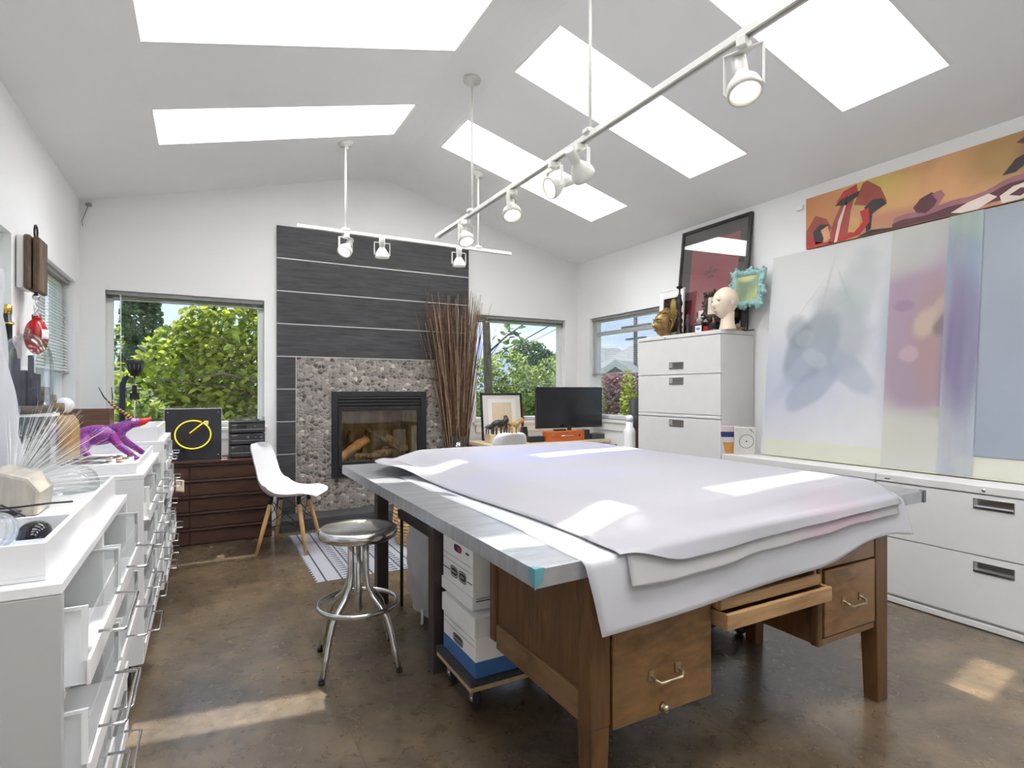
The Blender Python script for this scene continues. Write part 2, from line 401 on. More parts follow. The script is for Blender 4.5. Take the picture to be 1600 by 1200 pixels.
# ceiling: two slopes meeting in a softened ridge, with the skylight openings left out
xs = [LX, SKY_X[0][0], SKY_X[0][1], 1.36, 1.40, 1.45, 1.506, 1.56, 1.62, 1.68, 1.74, SKY_X[1][1], RX]
ys = sorted([FY, BY] + [y for p in SKY_Y for y in p])
b = MB()
for xa, xb in zip(xs[:-1], xs[1:]):
    for ya, yb in zip(ys[:-1], ys[1:]):
        if any(abs(xa - sx[0]) < 1e-4 and abs(xb - sx[1]) < 1e-4 for sx in SKY_X) and any(abs(ya - sy[0]) < 1e-4 for sy in SKY_Y): continue
        za, zb = ceil_z(xa), ceil_z(xb)
        b.add([(xa, ya, za), (xb, ya, zb), (xb, yb, zb), (xa, yb, za), (xa, ya, za + .1), (xb, ya, zb + .1), (xb, yb, zb + .1), (xa, yb, za + .1)],
              [(0, 3, 2, 1), (4, 5, 6, 7), (0, 1, 5, 4), (1, 2, 6, 5), (2, 3, 7, 6), (3, 0, 4, 7)])
# edge strips above the eaves so no light leaks between wall and roof
b.box(LX - .18, LX - .004, FY - .2, BY + .2, EAVE + .022, EAVE + .14); b.box(RX + .004, RX + .18, FY - .2, BY + .2, EAVE + .022, EAVE + .14)
struct(b.build('ceiling', M_ceil, loc=(0, 0, 0)))

# skylights
k = 6
for (xa, xb) in SKY_X:
    for (ya, yb) in SKY_Y:
        w = struct(bpy.data.objects.new('window_%d' % k, None)); COL.objects.link(w); k += 1
        w.location = ((xa + xb) / 2, (ya + yb) / 2, ceil_z((xa + xb) / 2))
        za, zb = ceil_z(xa), ceil_z(xb); t = 0.02; h = SHAFT; xa += .0015; xb -= .0015; ya += .0015; yb -= .0015
        b = MB()
        def slab(p, q, r_, s_, nx, ny):
            vs = [p, q, r_, s_] + [(v[0] + nx, v[1] + ny, v[2]) for v in (p, q, r_, s_)]
            b.add(vs, [(0, 1, 2, 3), (7, 6, 5, 4), (0, 4, 5, 1), (1, 5, 6, 2), (2, 6, 7, 3), (3, 7, 4, 0)])
        slab((xa, ya, za), (xb, ya, zb), (xb, ya, zb + h), (xa, ya, za + h), 0, -t)
        slab((xa, yb, za), (xb, yb, zb), (xb, yb, zb + h), (xa, yb, za + h), 0, t)
        slab((xa, ya, za), (xa, yb, za), (xa, yb, za + h), (xa, ya, za + h), -t, 0)
        slab((xb, ya, zb), (xb, yb, zb), (xb, yb, zb + h), (xb, ya, zb + h), t, 0)
        b.build('shaft', M_shaft, w)
        b = MB(); b.quad((xa, ya, za + h), (xb, ya, zb + h), (xb, yb, zb + h), (xa, yb, za + h)); b.build('pane', M_pane, w)

# ordinary windows: white frame, sash, pane, sill
def window(nm, axis, pos, out, u0, u1, z0, z1, sill=True, transom=None, mull=None):
    w = struct(bpy.data.objects.new(nm, None)); COL.objects.link(w)
    P = (lambda u, d: (u, pos + out * d)) if axis == 'y' else (lambda u, d: (pos + out * d, u))
    c = P((u0 + u1) / 2, 0); w.location = (c[0], c[1], z0)
    def bb(b, ua, ub, da, db, za, zb):
        p = P(ua, da); q = P(ub, db); b.box(min(p[0], q[0]), max(p[0], q[0]), min(p[1], q[1]), max(p[1], q[1]), za, zb)
    b = MB(); f = 0.045; d0, d1 = 0.075, 0.135
    bb(b, u0, u0 + f, d0, d1, z0, z1); bb(b, u1 - f, u1, d0, d1, z0, z1); bb(b, u0 + f, u1 - f, d0, d1, z0, z0 + f); bb(b, u0 + f, u1 - f, d0, d1, z1 - f, z1)
    if transom: bb(b, u0 + f, u1 - f, d0, d1, transom - .02, transom + .02)
    if mull: bb(b, mull - .02, mull + .02, d0, d1, z0 + f, z1 - f)
    b.build('window_frame', M_trim, w, 0.004)
    b = MB(); bb(b, u0 + f, u1 - f, 0.103, 0.107, z0 + f, z1 - f); b.build('pane', M_pane, w)
    if sill:
        b = MB(); bb(b, u0 - .025, u1 + .025, -.035, 0.075, z0 - .03, z0); b.build('window_sill', M_trim, w, 0.004)
    return w
window('window_1', 'y', BY, 1, *W1); window('window_2', 'y', BY, 1, *W2)
window('window_3', 'x', RX, 1, *W3, transom=1.86); window('window_4', 'x', LX, -1, *W4, mull=4.75); window('window_5', 'x', LX, -1, *W5, mull=3.1)
window('window_16', 'x', LX, -1, *W5b, mull=1.48)
# apron under the sill
for i, (a, c_, y) in enumerate([(W2[0], W2[1], BY)]):
    struct(bx('trim_%d' % (i + 1), M_trim, a, c_, y - .018, y, 0.77, 0.85, None, 0.003))
struct(bx('trim_2', M_trim, RX - .018, RX, W3[0], W3[1], 0.79, 0.875, None, 0.003))
struct(bx('trim_3', M_trim, W1[0], W1[1], BY - .018, BY, 0.80, 0.875, None, 0.003))
# garden doors behind the camera
w = struct(bpy.data.objects.new('door_1', None)); COL.objects.link(w); w.location = (2.1, FY, 0)
b = MB()
for x in (1.6, 2.53): b.box(x, x + .07, FY - .1, FY - .04, 0, 2.1)
b.box(1.67, 2.53, FY - .1, FY - .04, 0, .15); b.box(1.67, 2.53, FY - .1, FY - .04, 2.0, 2.1); b.build('door_frame', M_trim, w)
b = MB(); b.box(1.67, 2.53, FY - .072, FY - .068, .15, 2.0); b.build('pane', M_pane, w)
# baseboards seen low on the back and right walls
struct(bx('baseboard_back', M_trim, 2.46, RX, BY - .014, BY, 0, .10, None, .002))
struct(bx('baseboard_left', M_trim, LX, LX + .014, FY, BY, 0, .10, None, .002))
# ================================================================== FIREPLACE
M_slate = streakmat('slate_tile', (0.028, 0.028, 0.031), (0.075, 0.075, 0.08), 0.45, scale=3, stretch=(1.2, 1.2, 14), bump=0.1, spec=0.4)
M_slateside = mat('slate_slab', (0.05, 0.05, 0.055), 0.4, var=0.25)
M_alu = mat('aluminium_trim', (0.62, 0.62, 0.60), 0.3, metal=0.8, var=0.03)
def pebble_material():
    mt, n, l, b = newmat('pebble_mosaic')
    t = n.new('ShaderNodeTexCoord'); mpn = n.new('ShaderNodeMapping'); mpn.inputs['Scale'].default_value = (1, 1, 1.25); l.new(t.outputs['Object'], mpn.inputs[0])
    v = n.new('ShaderNodeTexVoronoi'); v.inputs['Scale'].default_value = 27; l.new(mpn.outputs[0], v.inputs['Vector'])
    v.voronoi_dimensions = '3D'
    ve = n.new('ShaderNodeTexVoronoi'); ve.feature = 'DISTANCE_TO_EDGE'; ve.inputs['Scale'].default_value = 27; l.new(mpn.outputs[0], ve.inputs['Vector'])
    sp = n.new('ShaderNodeSeparateColor'); l.new(v.outputs['Color'], sp.inputs[0])
    r = n.new('ShaderNodeValToRGB'); l.new(sp.outputs[0], r.inputs[0]); r.color_ramp.interpolation = 'LINEAR'
    e = r.color_ramp.elements; e[0].position = 0; e[0].color = c4(srgb(66, 64, 64)); e[1].position = 1.0; e[1].color = c4(srgb(205, 192, 180))
    for p, c in ((.12, (92, 88, 86)), (.35, (124, 119, 115)), (.55, (150, 140, 136)), (.72, (118, 120, 114)), (.86, (162, 152, 144)), (.93, (170, 158, 148))):
        x = r.color_ramp.elements.new(p); x.color = c4(srgb(*c))
    er = n.new('ShaderNodeMapRange'); l.new(ve.outputs[0], er.inputs['Value']); er.inputs['From Min'].default_value = 0.03; er.inputs['From Max'].default_value = 0.09
    mx = n.new('ShaderNodeMix'); mx.data_type = 'RGBA'; l.new(er.outputs[0], mx.inputs[0]); mx.inputs[6].default_value = c4(srgb(150, 143, 136)); l.new(r.outputs[0], mx.inputs[7])
    l.new(mx.outputs[2], b.inputs['Base Color']); b.inputs['Roughness'].default_value = 0.6
    e2 = n.new('ShaderNodeMapRange'); l.new(ve.outputs[0], e2.inputs['Value']); e2.inputs['From Max'].default_value = 0.25
    bp = n.new('ShaderNodeBump'); bp.inputs['Strength'].default_value = 0.6; bp.inputs['Distance'].default_value = 0.006; l.new(e2.outputs[0], bp.inputs['Height']); l.new(bp.outputs[0], b.inputs['Normal'])
    return mt
M_pebble = pebble_material()
M_firebrick = streakmat('sooty_firebrick', (0.26, 0.20, 0.11), (0.62, 0.50, 0.29), 0.8, scale=5, stretch=(3, 3, 1), bump=0.1)
M_log = streakmat('charred_log', (0.05, 0.035, 0.025), (0.50, 0.38, 0.25), 0.85, scale=9, stretch=(3, 3, 1), bump=0.8)
M_logc = streakmat('pale_log', (0.45, 0.22, 0.08), (0.85, 0.6, 0.34), 0.85, scale=9, stretch=(2, 2, 1), bump=0.6)
FX0, FX1, FT = 0.576, 2.457, BY - 0.022
PX0, PX1 = 0.738, 2.30
TP = 0.2945; TTOP = 2.705
fp = thing('fireplace', (1.5, BY, 0), 'gas fireplace faced with dark slate slabs and a pebble mosaic on the end wall', 'fireplace')
b = MB(); tr = MB()
for i in range(9):
    zt = TTOP - i * TP - 0.003; zb = TTOP - (i + 1) * TP + 0.003
    if zb < 0.0: zb = 0.1
    if i < 4: b.box(FX0, FX1, FT, BY, zb, zt)
    else:
        b.box(FX0, PX0 - .003, FT, BY, max(zb, .1), zt); b.box(PX1 + .003, FX1, FT, BY, max(zb, .1), zt)
    zl = TTOP - (i + 1) * TP
    if zl > 0.12:
        if i < 3: tr.box(FX0 - .004, FX1 + .002, FT - .003, FT + .006, zl - .004, zl + .004)
        elif i == 3: tr.box(FX0 - .004, FX1 + .002, FT - .003, FT + .006, zl - .004, zl + .004)
        else: tr.box(FX0 - .004, PX0, FT - .003, FT + .006, zl - .004, zl + .004); tr.box(PX1, FX1 + .002, FT - .003, FT + .006, zl - .004, zl + .004)
tr.box(PX0 - .003, PX0 + .002, FT - .003, FT + .006, .1, TTOP - 4 * TP); tr.box(PX1 - .002, PX1 + .003, FT - .003, FT + .006, .1, TTOP - 4 * TP)
b.build('slate_cladding', M_slate, fp); tr.build('metal_edging', M_alu, fp)
FBX0, FBX1, FBZ0, FBZ1 = 1.05, 1.979, 0.396, 1.21
b = MB(); PT = BY - .02
zt = TTOP - 4 * TP - .004
b.box(PX0, FBX0 + .02, PT, BY, .1, zt); b.box(FBX1 - .02, PX1, PT, BY, .1, zt); b.box(FBX0 + .02, FBX1 - .02, PT, BY, FBZ1 - .02, zt); b.box(FBX0 + .02, FBX1 - .02, PT, BY, .1, FBZ0 + .02)
b.build('pebble_surround', M_pebble, fp)
b = MB(); b.box(FX0, FX1, 5.165, BY, 0.0, .062); b.box(FX0, FX1, 5.165, BY, .064, .10); b.build('hearth', M_slateside, fp, 0.003)
# black steel front
IZ0, IZ1 = 0.52, 1.06
b = MB(); Y0 = BY - .045
b.box(FBX0, FBX0 + .055, Y0, BY - .02, FBZ0, FBZ1); b.box(FBX1 - .055, FBX1, Y0, BY - .02, FBZ0, FBZ1); b.box(FBX0 + .055, FBX1 - .055, Y0, BY - .02, FBZ1 - .05, FBZ1)
b.box(FBX0 + .055, FBX1 - .055, Y0, BY - .02, FBZ0, FBZ0 + .012)
b.build('surround_frame', mat('fireplace_black', (0.022, 0.022, 0.025), 0.4, metal=.2, var=.1), fp, 0.003)
bx('louvre_recess', M_rubber, FBX0 + .055, FBX1 - .055, BY - .022, BY - .015, 1.065, FBZ1 - .05, fp); bx('louvre_recess', M_rubber, FBX0 + .055, FBX1 - .055, BY - .022, BY - .015, FBZ0 + .012, .50, fp)
for i in range(3):
    b = MB(); z = 1.145 - i * .030; b.box(FBX0 + .058, FBX1 - .058, Y0 + .002, BY - .022, z - .009, z + .009); b.build('louvre', M_black, fp, 0.002)
for i in range(3):
    b = MB(); z = .483 - i * .028; b.box(FBX0 + .058, FBX1 - .058, Y0 + .002, BY - .022, z - .009, z + .009); b.build('louvre', M_black, fp, 0.002)
b = MB(); a0, a1 = FBX0 + .058, FBX1 - .058
b.box(a0, a0 + .035, Y0 - .006, BY - .02, .505, 1.062); b.box(a1 - .035, a1, Y0 - .006, BY - .02, .505, 1.062); b.box(a0 + .035, a1 - .035, Y0 - .006, BY - .02, 1.022, 1.062); b.box(a0 + .035, a1 - .035, Y0 - .006, BY - .02, .505, .545)
dr = b.build('glass_door_frame', M_blackm, fp, 0.003)
b = MB(); b.box(a0 + .035, a1 - .035, BY - .035, BY - .031, .545, 1.022); b.build('glass', glassmat('smoked_glass', (0.92, 0.88, 0.8), .03, .02, .5), dr)
# firebox interior
b = MB(); D = .36
xa, xb, za, zb = a0 + .01, a1 - .01, .52, 1.05
b.box(xa - .02, xb + .02, BY + D, BY + D + .02, za, zb); b.add([(xa, BY, za), (xa + .07, BY + D, za), (xa + .07, BY + D, zb), (xa, BY, zb), (xa - .02, BY, za), (xa - .02, BY + D, za), (xa - .02, BY + D, zb), (xa - .02, BY, zb)], [(0, 1, 2, 3), (4, 7, 6, 5), (0, 4, 5, 1), (3, 2, 6, 7), (0, 3, 7, 4), (1, 5, 6, 2)])
b.add([(xb, BY, za), (xb - .07, BY + D, za), (xb - .07, BY + D, zb), (xb, BY, zb), (xb + .02, BY, za), (xb + .02, BY + D, za), (xb + .02, BY + D, zb), (xb + .02, BY, zb)], [(0, 3, 2, 1), (4, 5, 6, 7), (0, 1, 5, 4), (3, 7, 6, 2), (0, 4, 7, 3), (1, 2, 6, 5)])
b.box(xa - .02, xb + .02, BY, BY + D + .02, za - .02, za); b.box(xa - .02, xb + .02, BY, BY + D + .02, zb, zb + .02)
b.build('firebox', M_firebrick, fp)
def log(p, q, r, m):
    b = MB(); p, q = Vector(p), Vector(q); N = 9; pts = []; rr = []
    for i in range(N + 1):
        t = i / N; pts.append(p.lerp(q, t) + Vector((random.uniform(-1, 1), random.uniform(-1, 1), random.uniform(-1, 1))) * r * .16); rr.append(r * random.uniform(.85, 1.1))
    b.tube(pts, rr, 10); return b.build('log', m, fp)
log((1.13, BY + .08, .56), (1.42, BY + .13, .74), .045, M_logc)
log((1.40, BY + .16, .86), (1.74, BY + .12, .62), .022, M_log)
log((1.26, BY + .24, .60), (1.30, BY + .22, .80), .045, M_log)
log((1.50, BY + .20, .58), (1.86, BY + .18, .62), .045, M_log)
log((1.64, BY + .24, .60), (1.68, BY + .22, .75), .04, M_logc)
log((1.36, BY + .24, .60), (1.44, BY + .2, .80), .03, M_log)
log((1.30, BY + .09, .57), (1.66, BY + .08, .585), .03, M_log)
b = MB()
for i in range(140):
    x = random.uniform(1.14, 1.88); y = BY + random.uniform(.03, .2); r = random.uniform(.008, .02)
    b.ball((x, y, .52 + r * .7), r, 6, 4)
tag(b.build('ember_bed', mat('ember_stones', (0.16, 0.12, 0.09), .9, var=.5, scale=40), fp), None, None, kind='stuff')

# tall bunch of willow twigs in a clear glass cylinder
VX, VY = 2.255, 5.30
b = MB(); b.lathe([(.115, .10), (.118, .11), (.118, .76), (.113, .76), (.113, .12), (.001, .12)], (VX, VY, 0), 32)
v = tag(b.build('glass_vase', M_clear, loc=(VX, VY, .10)), 'tall clear glass cylinder vase holding dry twigs on the hearth', 'vase')
M_tw = [mat('twig_tan', (0.22, 0.12, 0.06), .7, var=.3, scale=30), mat('twig_brown', (0.085, 0.045, 0.028), .7, var=.3, scale=30), mat('twig_pale', (0.42, 0.32, 0.22), .7, var=.2, scale=30)]
b = MB(); random.seed(11)
for i in range(330):
    a = random.uniform(0, 2 * math.pi); r0 = .10 * math.sqrt(random.random()); sp_ = random.random() ** 0.8
    x0 = VX + math.cos(a) * r0; y0 = VY + math.sin(a) * r0 * .9
    top = random.gauss(2.02, .11); edge = random.random() < .12
    if edge: top = random.uniform(1.7, 2.22)
    ang = a + random.gauss(0, .5); w_ = (.10 + .20 * sp_) * (1.35 if edge else 1)
    x1 = VX - .0 + math.cos(ang) * w_ * 1.15; y1 = VY + math.sin(ang) * w_ * .45
    y1 = min(y1, BY - .04)
    pts = []; rr = []; wob = random.uniform(-.02, .02); ph = random.uniform(0, 6)
    for kx in range(8):
        t = kx / 7; ease = t ** 1.5
        pts.append((x0 + (x1 - x0) * ease + wob * math.sin(t * 7 + ph) * t, min(BY - .035, y0 + (y1 - y0) * ease + wob * math.cos(t * 6 + ph) * t), .13 + (top - .13) * t)); rr.append(.0034 * (1 - .8 * t) + .0007)
    b.tube(pts, rr, 4, random.choice([0, 0, 1, 1, 1, 2]))
tag(b.build('twig_bunch', M_tw, loc=(VX, VY, .13)), 'tall flaring bunch of bare brown twigs in front of the fireplace', 'dried twigs', kind='stuff')

# ================================================================== TRACK LIGHTING
M_lens = mat('lamp_lens', (1, .98, .92), .3, emit=(1.0, .93, .78), estr=5.0)
def track(name, p, q, label, rods):
    p, q = Vector(p), Vector(q); c = (p + q) / 2
    t = thing(name, c, label, 'track light rail')
    b = MB(); hw = .0175
    if abs(p.x - q.x) > abs(p.y - q.y):
        b.box(p.x, q.x, p.y - hw, p.y - .008, p.z - .012, p.z + .012); b.box(p.x, q.x, p.y + .008, p.y + hw, p.z - .012, p.z + .012); b.box(p.x, q.x, p.y - .008, p.y + .008, p.z + .002, p.z + .012)
    else:
        b.box(p.x - hw, p.x - .008, p.y, q.y, p.z - .012, p.z + .012); b.box(p.x + .008, p.x + hw, p.y, q.y, p.z - .012, p.z + .012); b.box(p.x - .008, p.x + .008, p.y, q.y, p.z + .002, p.z + .012)
    b.build('rail', M_lampwh, t)
    for (x, y) in rods:
        z = ceil_z(x); b = MB(); b.tube([(x, y, p.z + .012), (x, y, z - .03)], .0075, 10); b.build('suspension_rod', M_lampwh, t)
        b = MB(); b.box(x - .03, x + .03, y - .022, y + .022, p.z + .010, p.z + .03); b.build('mount', M_lampwh, t, .004)
        b = MB(); b.lathe([(.001, -.055), (.013, -.05), (.014, -.03), (.055, -.022), (.06, -.008), (.06, .0)], (0, 0, 0), 28)
        tilt = -math.atan(SL) if x < 1.4 else (math.atan(SL) if x > 1.62 else 0)
        o = b.build('canopy', M_lampwh, t, world=False); o.location = Vector((x, y, z)) - c; o.rotation_euler = (0, tilt, 0)
    return t
track('track_rail', (.622, 4.53, 2.47), (2.468, 4.53, 2.47), 'shorter white track rail hanging across the room before the fireplace', [(.984, 4.53), (2.138, 4.53)])
track('track_rail', (1.56, -.6, 2.39), (1.56, 4.035, 2.39), 'long white track rail running along the room under the ridge', [(1.56, 3.40), (1.56, 2.10), (1.56, .4)])
def spot(loc, d, yaw, label, lit=True, drop=.125):
    """lamp head: adapter in the rail, U-shaped yoke, bell shade with neck, glowing lens; d = aim"""
    t = thing('track_spotlight', loc, label, 'spotlight', 'spotlights on the track rails')
    b = MB(); b.box(-.016, .016, -.03, .03, -.035, .0); o = b.build('adapter', M_lampwh, t, .004, world=False); o.rotation_euler = (0, 0, yaw)
    hw = .062
    b = MB(); b.box(-hw, hw, -.009, .009, -.040, -.036); b.box(-hw - .003, -hw, -.009, .009, -drop - .012, -.036); b.box(hw, hw + .003, -.009, .009, -drop - .012, -.036)
    b.tube([(-.0, 0, -.036), (0, 0, -.02)], .01, 10)
    o = b.build('yoke', M_lampwh, t, world=False); o.rotation_euler = (0, 0, yaw)
    q = Vector(d).normalized().to_track_quat('-Z', 'Y').to_euler()
    b = MB(); b.lathe([(.001, .125), (.022, .125), (.024, .12), (.024, .062), (.0205, .058), (.021, .05), (.034, .03), (.051, .005), (.056, -.012), (.056, -.034), (.049, -.036), (.048, -.03), (.001, -.028)], (0, 0, 0), 32)
    o = b.build('shade', M_lampwh, t, world=False); o.location = (0, 0, -drop); o.rotation_euler = q
    b = MB(); b.lathe([(.001, -.0335), (.037, -.0330), (.037, -.0285)], (0, 0, 0), 32)
    o = b.build('lens', M_lens if lit else M_lampwh, t, world=False); o.location = (0, 0, -drop); o.rotation_euler = q
    if lit:
        l = bpy.data.lights.new('spot_bulb', 'SPOT'); l.energy = 7; l.color = (1, .88, .70); l.spot_size = R(70); l.spot_blend = .6; l.shadow_soft_size = .04
        lo = bpy.data.objects.new('spot_bulb', l); COL.objects.link(lo); lo.parent = t; lo.location = Vector((0, 0, -drop)) + Vector(d).normalized() * .05; lo.rotation_euler = q
    return t
spot((.984, 4.53, 2.458), (-.45, -.45, -.8), .5, 'leftmost spotlight on the short rail, glowing and tipped to the left')
spot((1.275, 4.53, 2.458), (.1, .35, -.9), 0, 'middle spotlight on the short rail, its lens turned to the fireplace')
spot((1.953, 4.53, 2.458), (.12, .3, -.95), 0, 'rightmost spotlight on the short rail, above the bunch of twigs')
spot((1.56, 3.50, 2.378), (.02, -.42, -.8), .35, 'glowing spotlight nearest the far end of the long rail')
spot((1.56, 2.85, 2.378), (-.12, -.42, -.85), .75, 'glowing spotlight second from the far end of the long rail')
spot((1.56, 2.40, 2.378), (-.95, .05, -.45), 1.57, 'spotlight aimed left, crossing its neighbour halfway along the long rail')
spot((1.56, 2.17, 2.378), (.85, .35, -.55), 1.5, 'spotlight aimed right toward the painting, halfway along the long rail')
spot((1.56, 1.26, 2.378), (-.18, -.32, -.95), 1.9, 'large glowing spotlight nearest the camera, high at the top of the view', drop=.155)

# ================================================================== WINDOW BLINDS
M_slat = mat('blind_slat', (0.80, 0.80, 0.78), .35, var=.02)
M_rail = mat('blind_rail', (0.36, 0.35, 0.36), .4, metal=.3, var=.06)
def blind(name, axis, pos, u0, u1, ztop, zbot, label, spacing=.021, tilt=.35, wand=None):
    P = (lambda u, w, z: (u, pos + w, z)) if axis == 'y' else (lambda u, w, z: (pos + w, u, z))
    c = P((u0 + u1) / 2, 0, ztop); t = thing('window_blind', c, label, 'window blind', 'venetian blinds in the windows')
    def bb(b, ua, ub, wa, wb, za, zb):
        p = P(ua, wa, za); q = P(ub, wb, zb); b.box(min(p[0], q[0]), max(p[0], q[0]), min(p[1], q[1]), max(p[1], q[1]), za, zb)
    b = MB(); bb(b, u0, u1, -.015, .015, ztop - .03, ztop); b.build('headrail', M_rail, t, .002)
    b = MB(); z = ztop - .036; n = 0
    while z > zbot + .012:
        a = math.sin(tilt) * .012; w = math.cos(tilt) * .012
        b.add([P(u0, -w, z - a), P(u1, -w, z - a), P(u1, 0, z + .0015), P(u0, 0, z + .0015), P(u1, w, z + a), P(u0, w, z + a)], [(0, 1, 2, 3), (3, 2, 4, 5)]); z -= spacing
    b.build('slats', M_slat, t, fixn=False)
    b = MB(); bb(b, u0, u1, -.012, .012, zbot, zbot + .011); b.build('bottom_rail', M_rail, t, .002)
    for f in (.14, .86):
        b = MB(); p = P(u0 + (u1 - u0) * f, -.012, 0); b.tube([(p[0], p[1], zbot), (p[0], p[1], ztop - .02)], .0012, 4); b.build('ladder_cord', M_slat, t)
    if wand:
        p = P(wand[0], wand[2], 0); b = MB(); b.tube([(p[0], p[1], ztop - .03), (p[0], p[1], wand[1])], .0045, 6); b.build('tilt_wand', mat('clear_wand', (.75, .76, .72), .2, var=.02), t)
blind('b1', 'y', BY + .05, W1[0] + .005, W1[1] - .005, W1[3] - .002, W1[3] - .075, 'raised grey blind across the top of the large leafy window', .004, 0, (W1[0] + .1, 1.05, -.02))
blind('b2', 'y', BY + .05, W2[0] + .005, W2[1] - .005, W2[3] - .002, W2[3] - .075, 'raised grey blind over the window behind the framed picture', .004, 0)
blind('b3', 'x', RX + .04, W3[0] + .01, W3[1] - .01, W3[3] - .002, 1.395, 'open blind half lowered in the window left of the tall file cabinet', .021, .1)
blind('b4', 'x', LX - .05, W4[0] + .01, W4[1] - .01, W4[3] - .002, 1.345, 'half lowered blind in the far window of the left wall', .021, -.75, None)

# ================================================================== RIGHT WALL: FILE CABINETS
M_file = mat('file_cabinet_enamel', srgb(208, 207, 204), .42, var=.015)
M_filed = mat('file_gap', (0.04, 0.04, 0.04), .7)
M_pull = mat('recess_chrome', (0.72, 0.72, 0.72), .22, metal=1, var=.04)
FXc = 3.47
def lateral(y0, y1, z1, fronts, label, hpos, hw=.16, base=.035, toph=.045, hh=.055, lockat=None, xb=RX - .015, paint=None):
    pm = paint or M_file
    t = thing('file_cabinet', ((FXc + xb) / 2, (y0 + y1) / 2, 0), label, 'file cabinet', 'lateral file cabinets on the right wall')
    b = MB(); b.box(FXc + .018, xb, y0 + .002, y1 - .002, 0, z1 - toph); b.build('body', M_file if not paint else pm, t, .002)
    b = MB(); b.box(FXc, xb, y0, y1, z1 - toph + .003, z1); b.build('top_panel', pm, t, .004)
    b = MB(); b.box(FXc, FXc + .017, y0 + .002, y1 - .002, 0.005, base); b.build('plinth', pm, t, .002)
    for i, (za, zb, hz) in enumerate(fronts):
        hy = hpos; g = .003
        if hz is None:
            b = MB(); b.box(FXc, FXc + .017, y0 + .004, y1 - .004, za + g, zb - g); b.build('drawer', pm, t, .003); continue
        ha, hb = hz - hh / 2, hz + hh / 2; ya, yb = hy - hw / 2, hy + hw / 2
        b = MB(); Y0, Y1 = y0 + .004, y1 - .004; Z0, Z1 = za + g, zb - g
        b.box(FXc, FXc + .017, Y0, ya, Z0, Z1); b.box(FXc, FXc + .017, yb, Y1, Z0, Z1); b.box(FXc, FXc + .017, ya, yb, Z0, ha); b.box(FXc, FXc + .017, ya, yb, hb, Z1)
        d = b.build('drawer', pm, t)
        b = MB(); f = .005
        b.box(FXc - .003, FXc + .016, ya, ya + f, ha, hb); b.box(FXc - .003, FXc + .016, yb - f, yb, ha, hb); b.box(FXc - .003, FXc + .016, ya + f, yb - f, hb - f, hb); b.box(FXc - .004, FXc + .016, ya + f, yb - f, ha, ha + .014)
        b.box(FXc + .0155, FXc + .0175, ya + f, yb - f, ha + .014, hb - f)
        b.build('recessed_handle', M_pull, d, .001)
    if lockat:
        b = MB(); b.xf = Matrix.Translation((FXc - .003, lockat[0], lockat[1])) @ Matrix.Rotation(R(90), 4, 'Y'); b.lathe([(.001, 0), (.009, 0), (.009, .006)], (0, 0, 0), 16); b.xf = None
        b.build('lock', M_pull, t)
    return t
lateral(3.008, 3.944, 1.689, [(.05, .37, .31), (.37, .69, .63), (.69, .995, .945), (.995 + .03, 1.352, 1.298), (1.352, 1.655, 1.427)], 'tall grey five-drawer file cabinet crowded with ornaments', 3.473, .165, toph=.034, hh=.06, lockat=(3.60, 1.672))
t = [o for o in S.objects if o.name.startswith('file_cabinet')][-1]
bx('shelf_strip', M_file, FXc - .002, FXc + .02, 3.012, 3.94, .998, 1.022, t, .003)
lateral(1.882, 3.004, .735, [(.05, .375, .31), (.375, .69, .64)], 'low two-drawer file cabinet next to the tall one, mostly behind the work table', 2.45, .17)
lateral(.76, 1.878, .735, [(.05, .377, .317), (.377, .69, .642)], 'low two-drawer white file cabinet at the right edge, both chrome pulls in view', 1.315, .17, lockat=(1.355, .712))
b = MB(); b.box(FXc - .001, FXc + .0, 1.80, 1.83, .707, .713); 
tag(b.build('maker_badge', M_pull, [o for o in S.objects if o.name.startswith('file_cabinet') and o.parent is None][-1]), None, None)

# ================================================================== PAINTINGS ON THE RIGHT
GREY1 = srgb(186, 189, 194)
def P2(y, z): return (y, z)
pm = paintmat('misty_panel_paint', srgb(200, 200, 200), [
    (.9, .75, .8, .5, 0, .5, srgb(172, 178, 196), .75, .2), (.65, 1.25, .5, .45, 0, .6, srgb(210, 210, 208), .8, .2),
    (.52, .78, .17, .28, 35, .18, srgb(132, 140, 150), .8, .35), (.33, .90, .20, .30, -10, .3, srgb(146, 154, 158), .6, .6),
    (.50, .50, .10, .24, 50, .18, srgb(140, 148, 164), .6, .3), (.26, .62, .09, .24, -50, .2, srgb(146, 156, 170), .55, .3), (.62, .90, .10, .12, 0, .3, srgb(120, 128, 134), .55, .9), (.2, 1.15, .12, .25, 10, .5, srgb(160, 170, 170), .5, .8),
    (.42, 1.22, .008, .16, 12, .9, srgb(158, 164, 160), .35, 1.2), (.30, 1.18, .007, .14, -22, .9, srgb(158, 164, 160), .35, 1.2), (.55, 1.12, .006, .12, 38, .9, srgb(160, 166, 162), .35, 1.2), (.36, 1.05, .006, .12, 60, .9, srgb(158, 164, 160), .3, 1.2),
    (.62, .60, .06, .26, 42, .5, srgb(160, 168, 184), .5, .5), (.56, .86, .07, .06, 0, .25, srgb(160, 166, 168), .5, 1.6), (.49, .70, .09, .05, 30, .25, srgb(172, 178, 182), .5, 1.6),
    (-.8, .8, .85, 1.2, 0, .1, srgb(150, 158, 170), .9, .05), (-.7, 1.3, .5, .4, 20, .8, srgb(172, 178, 184), .6, .8)], .03, 4, .5, (1, 2))
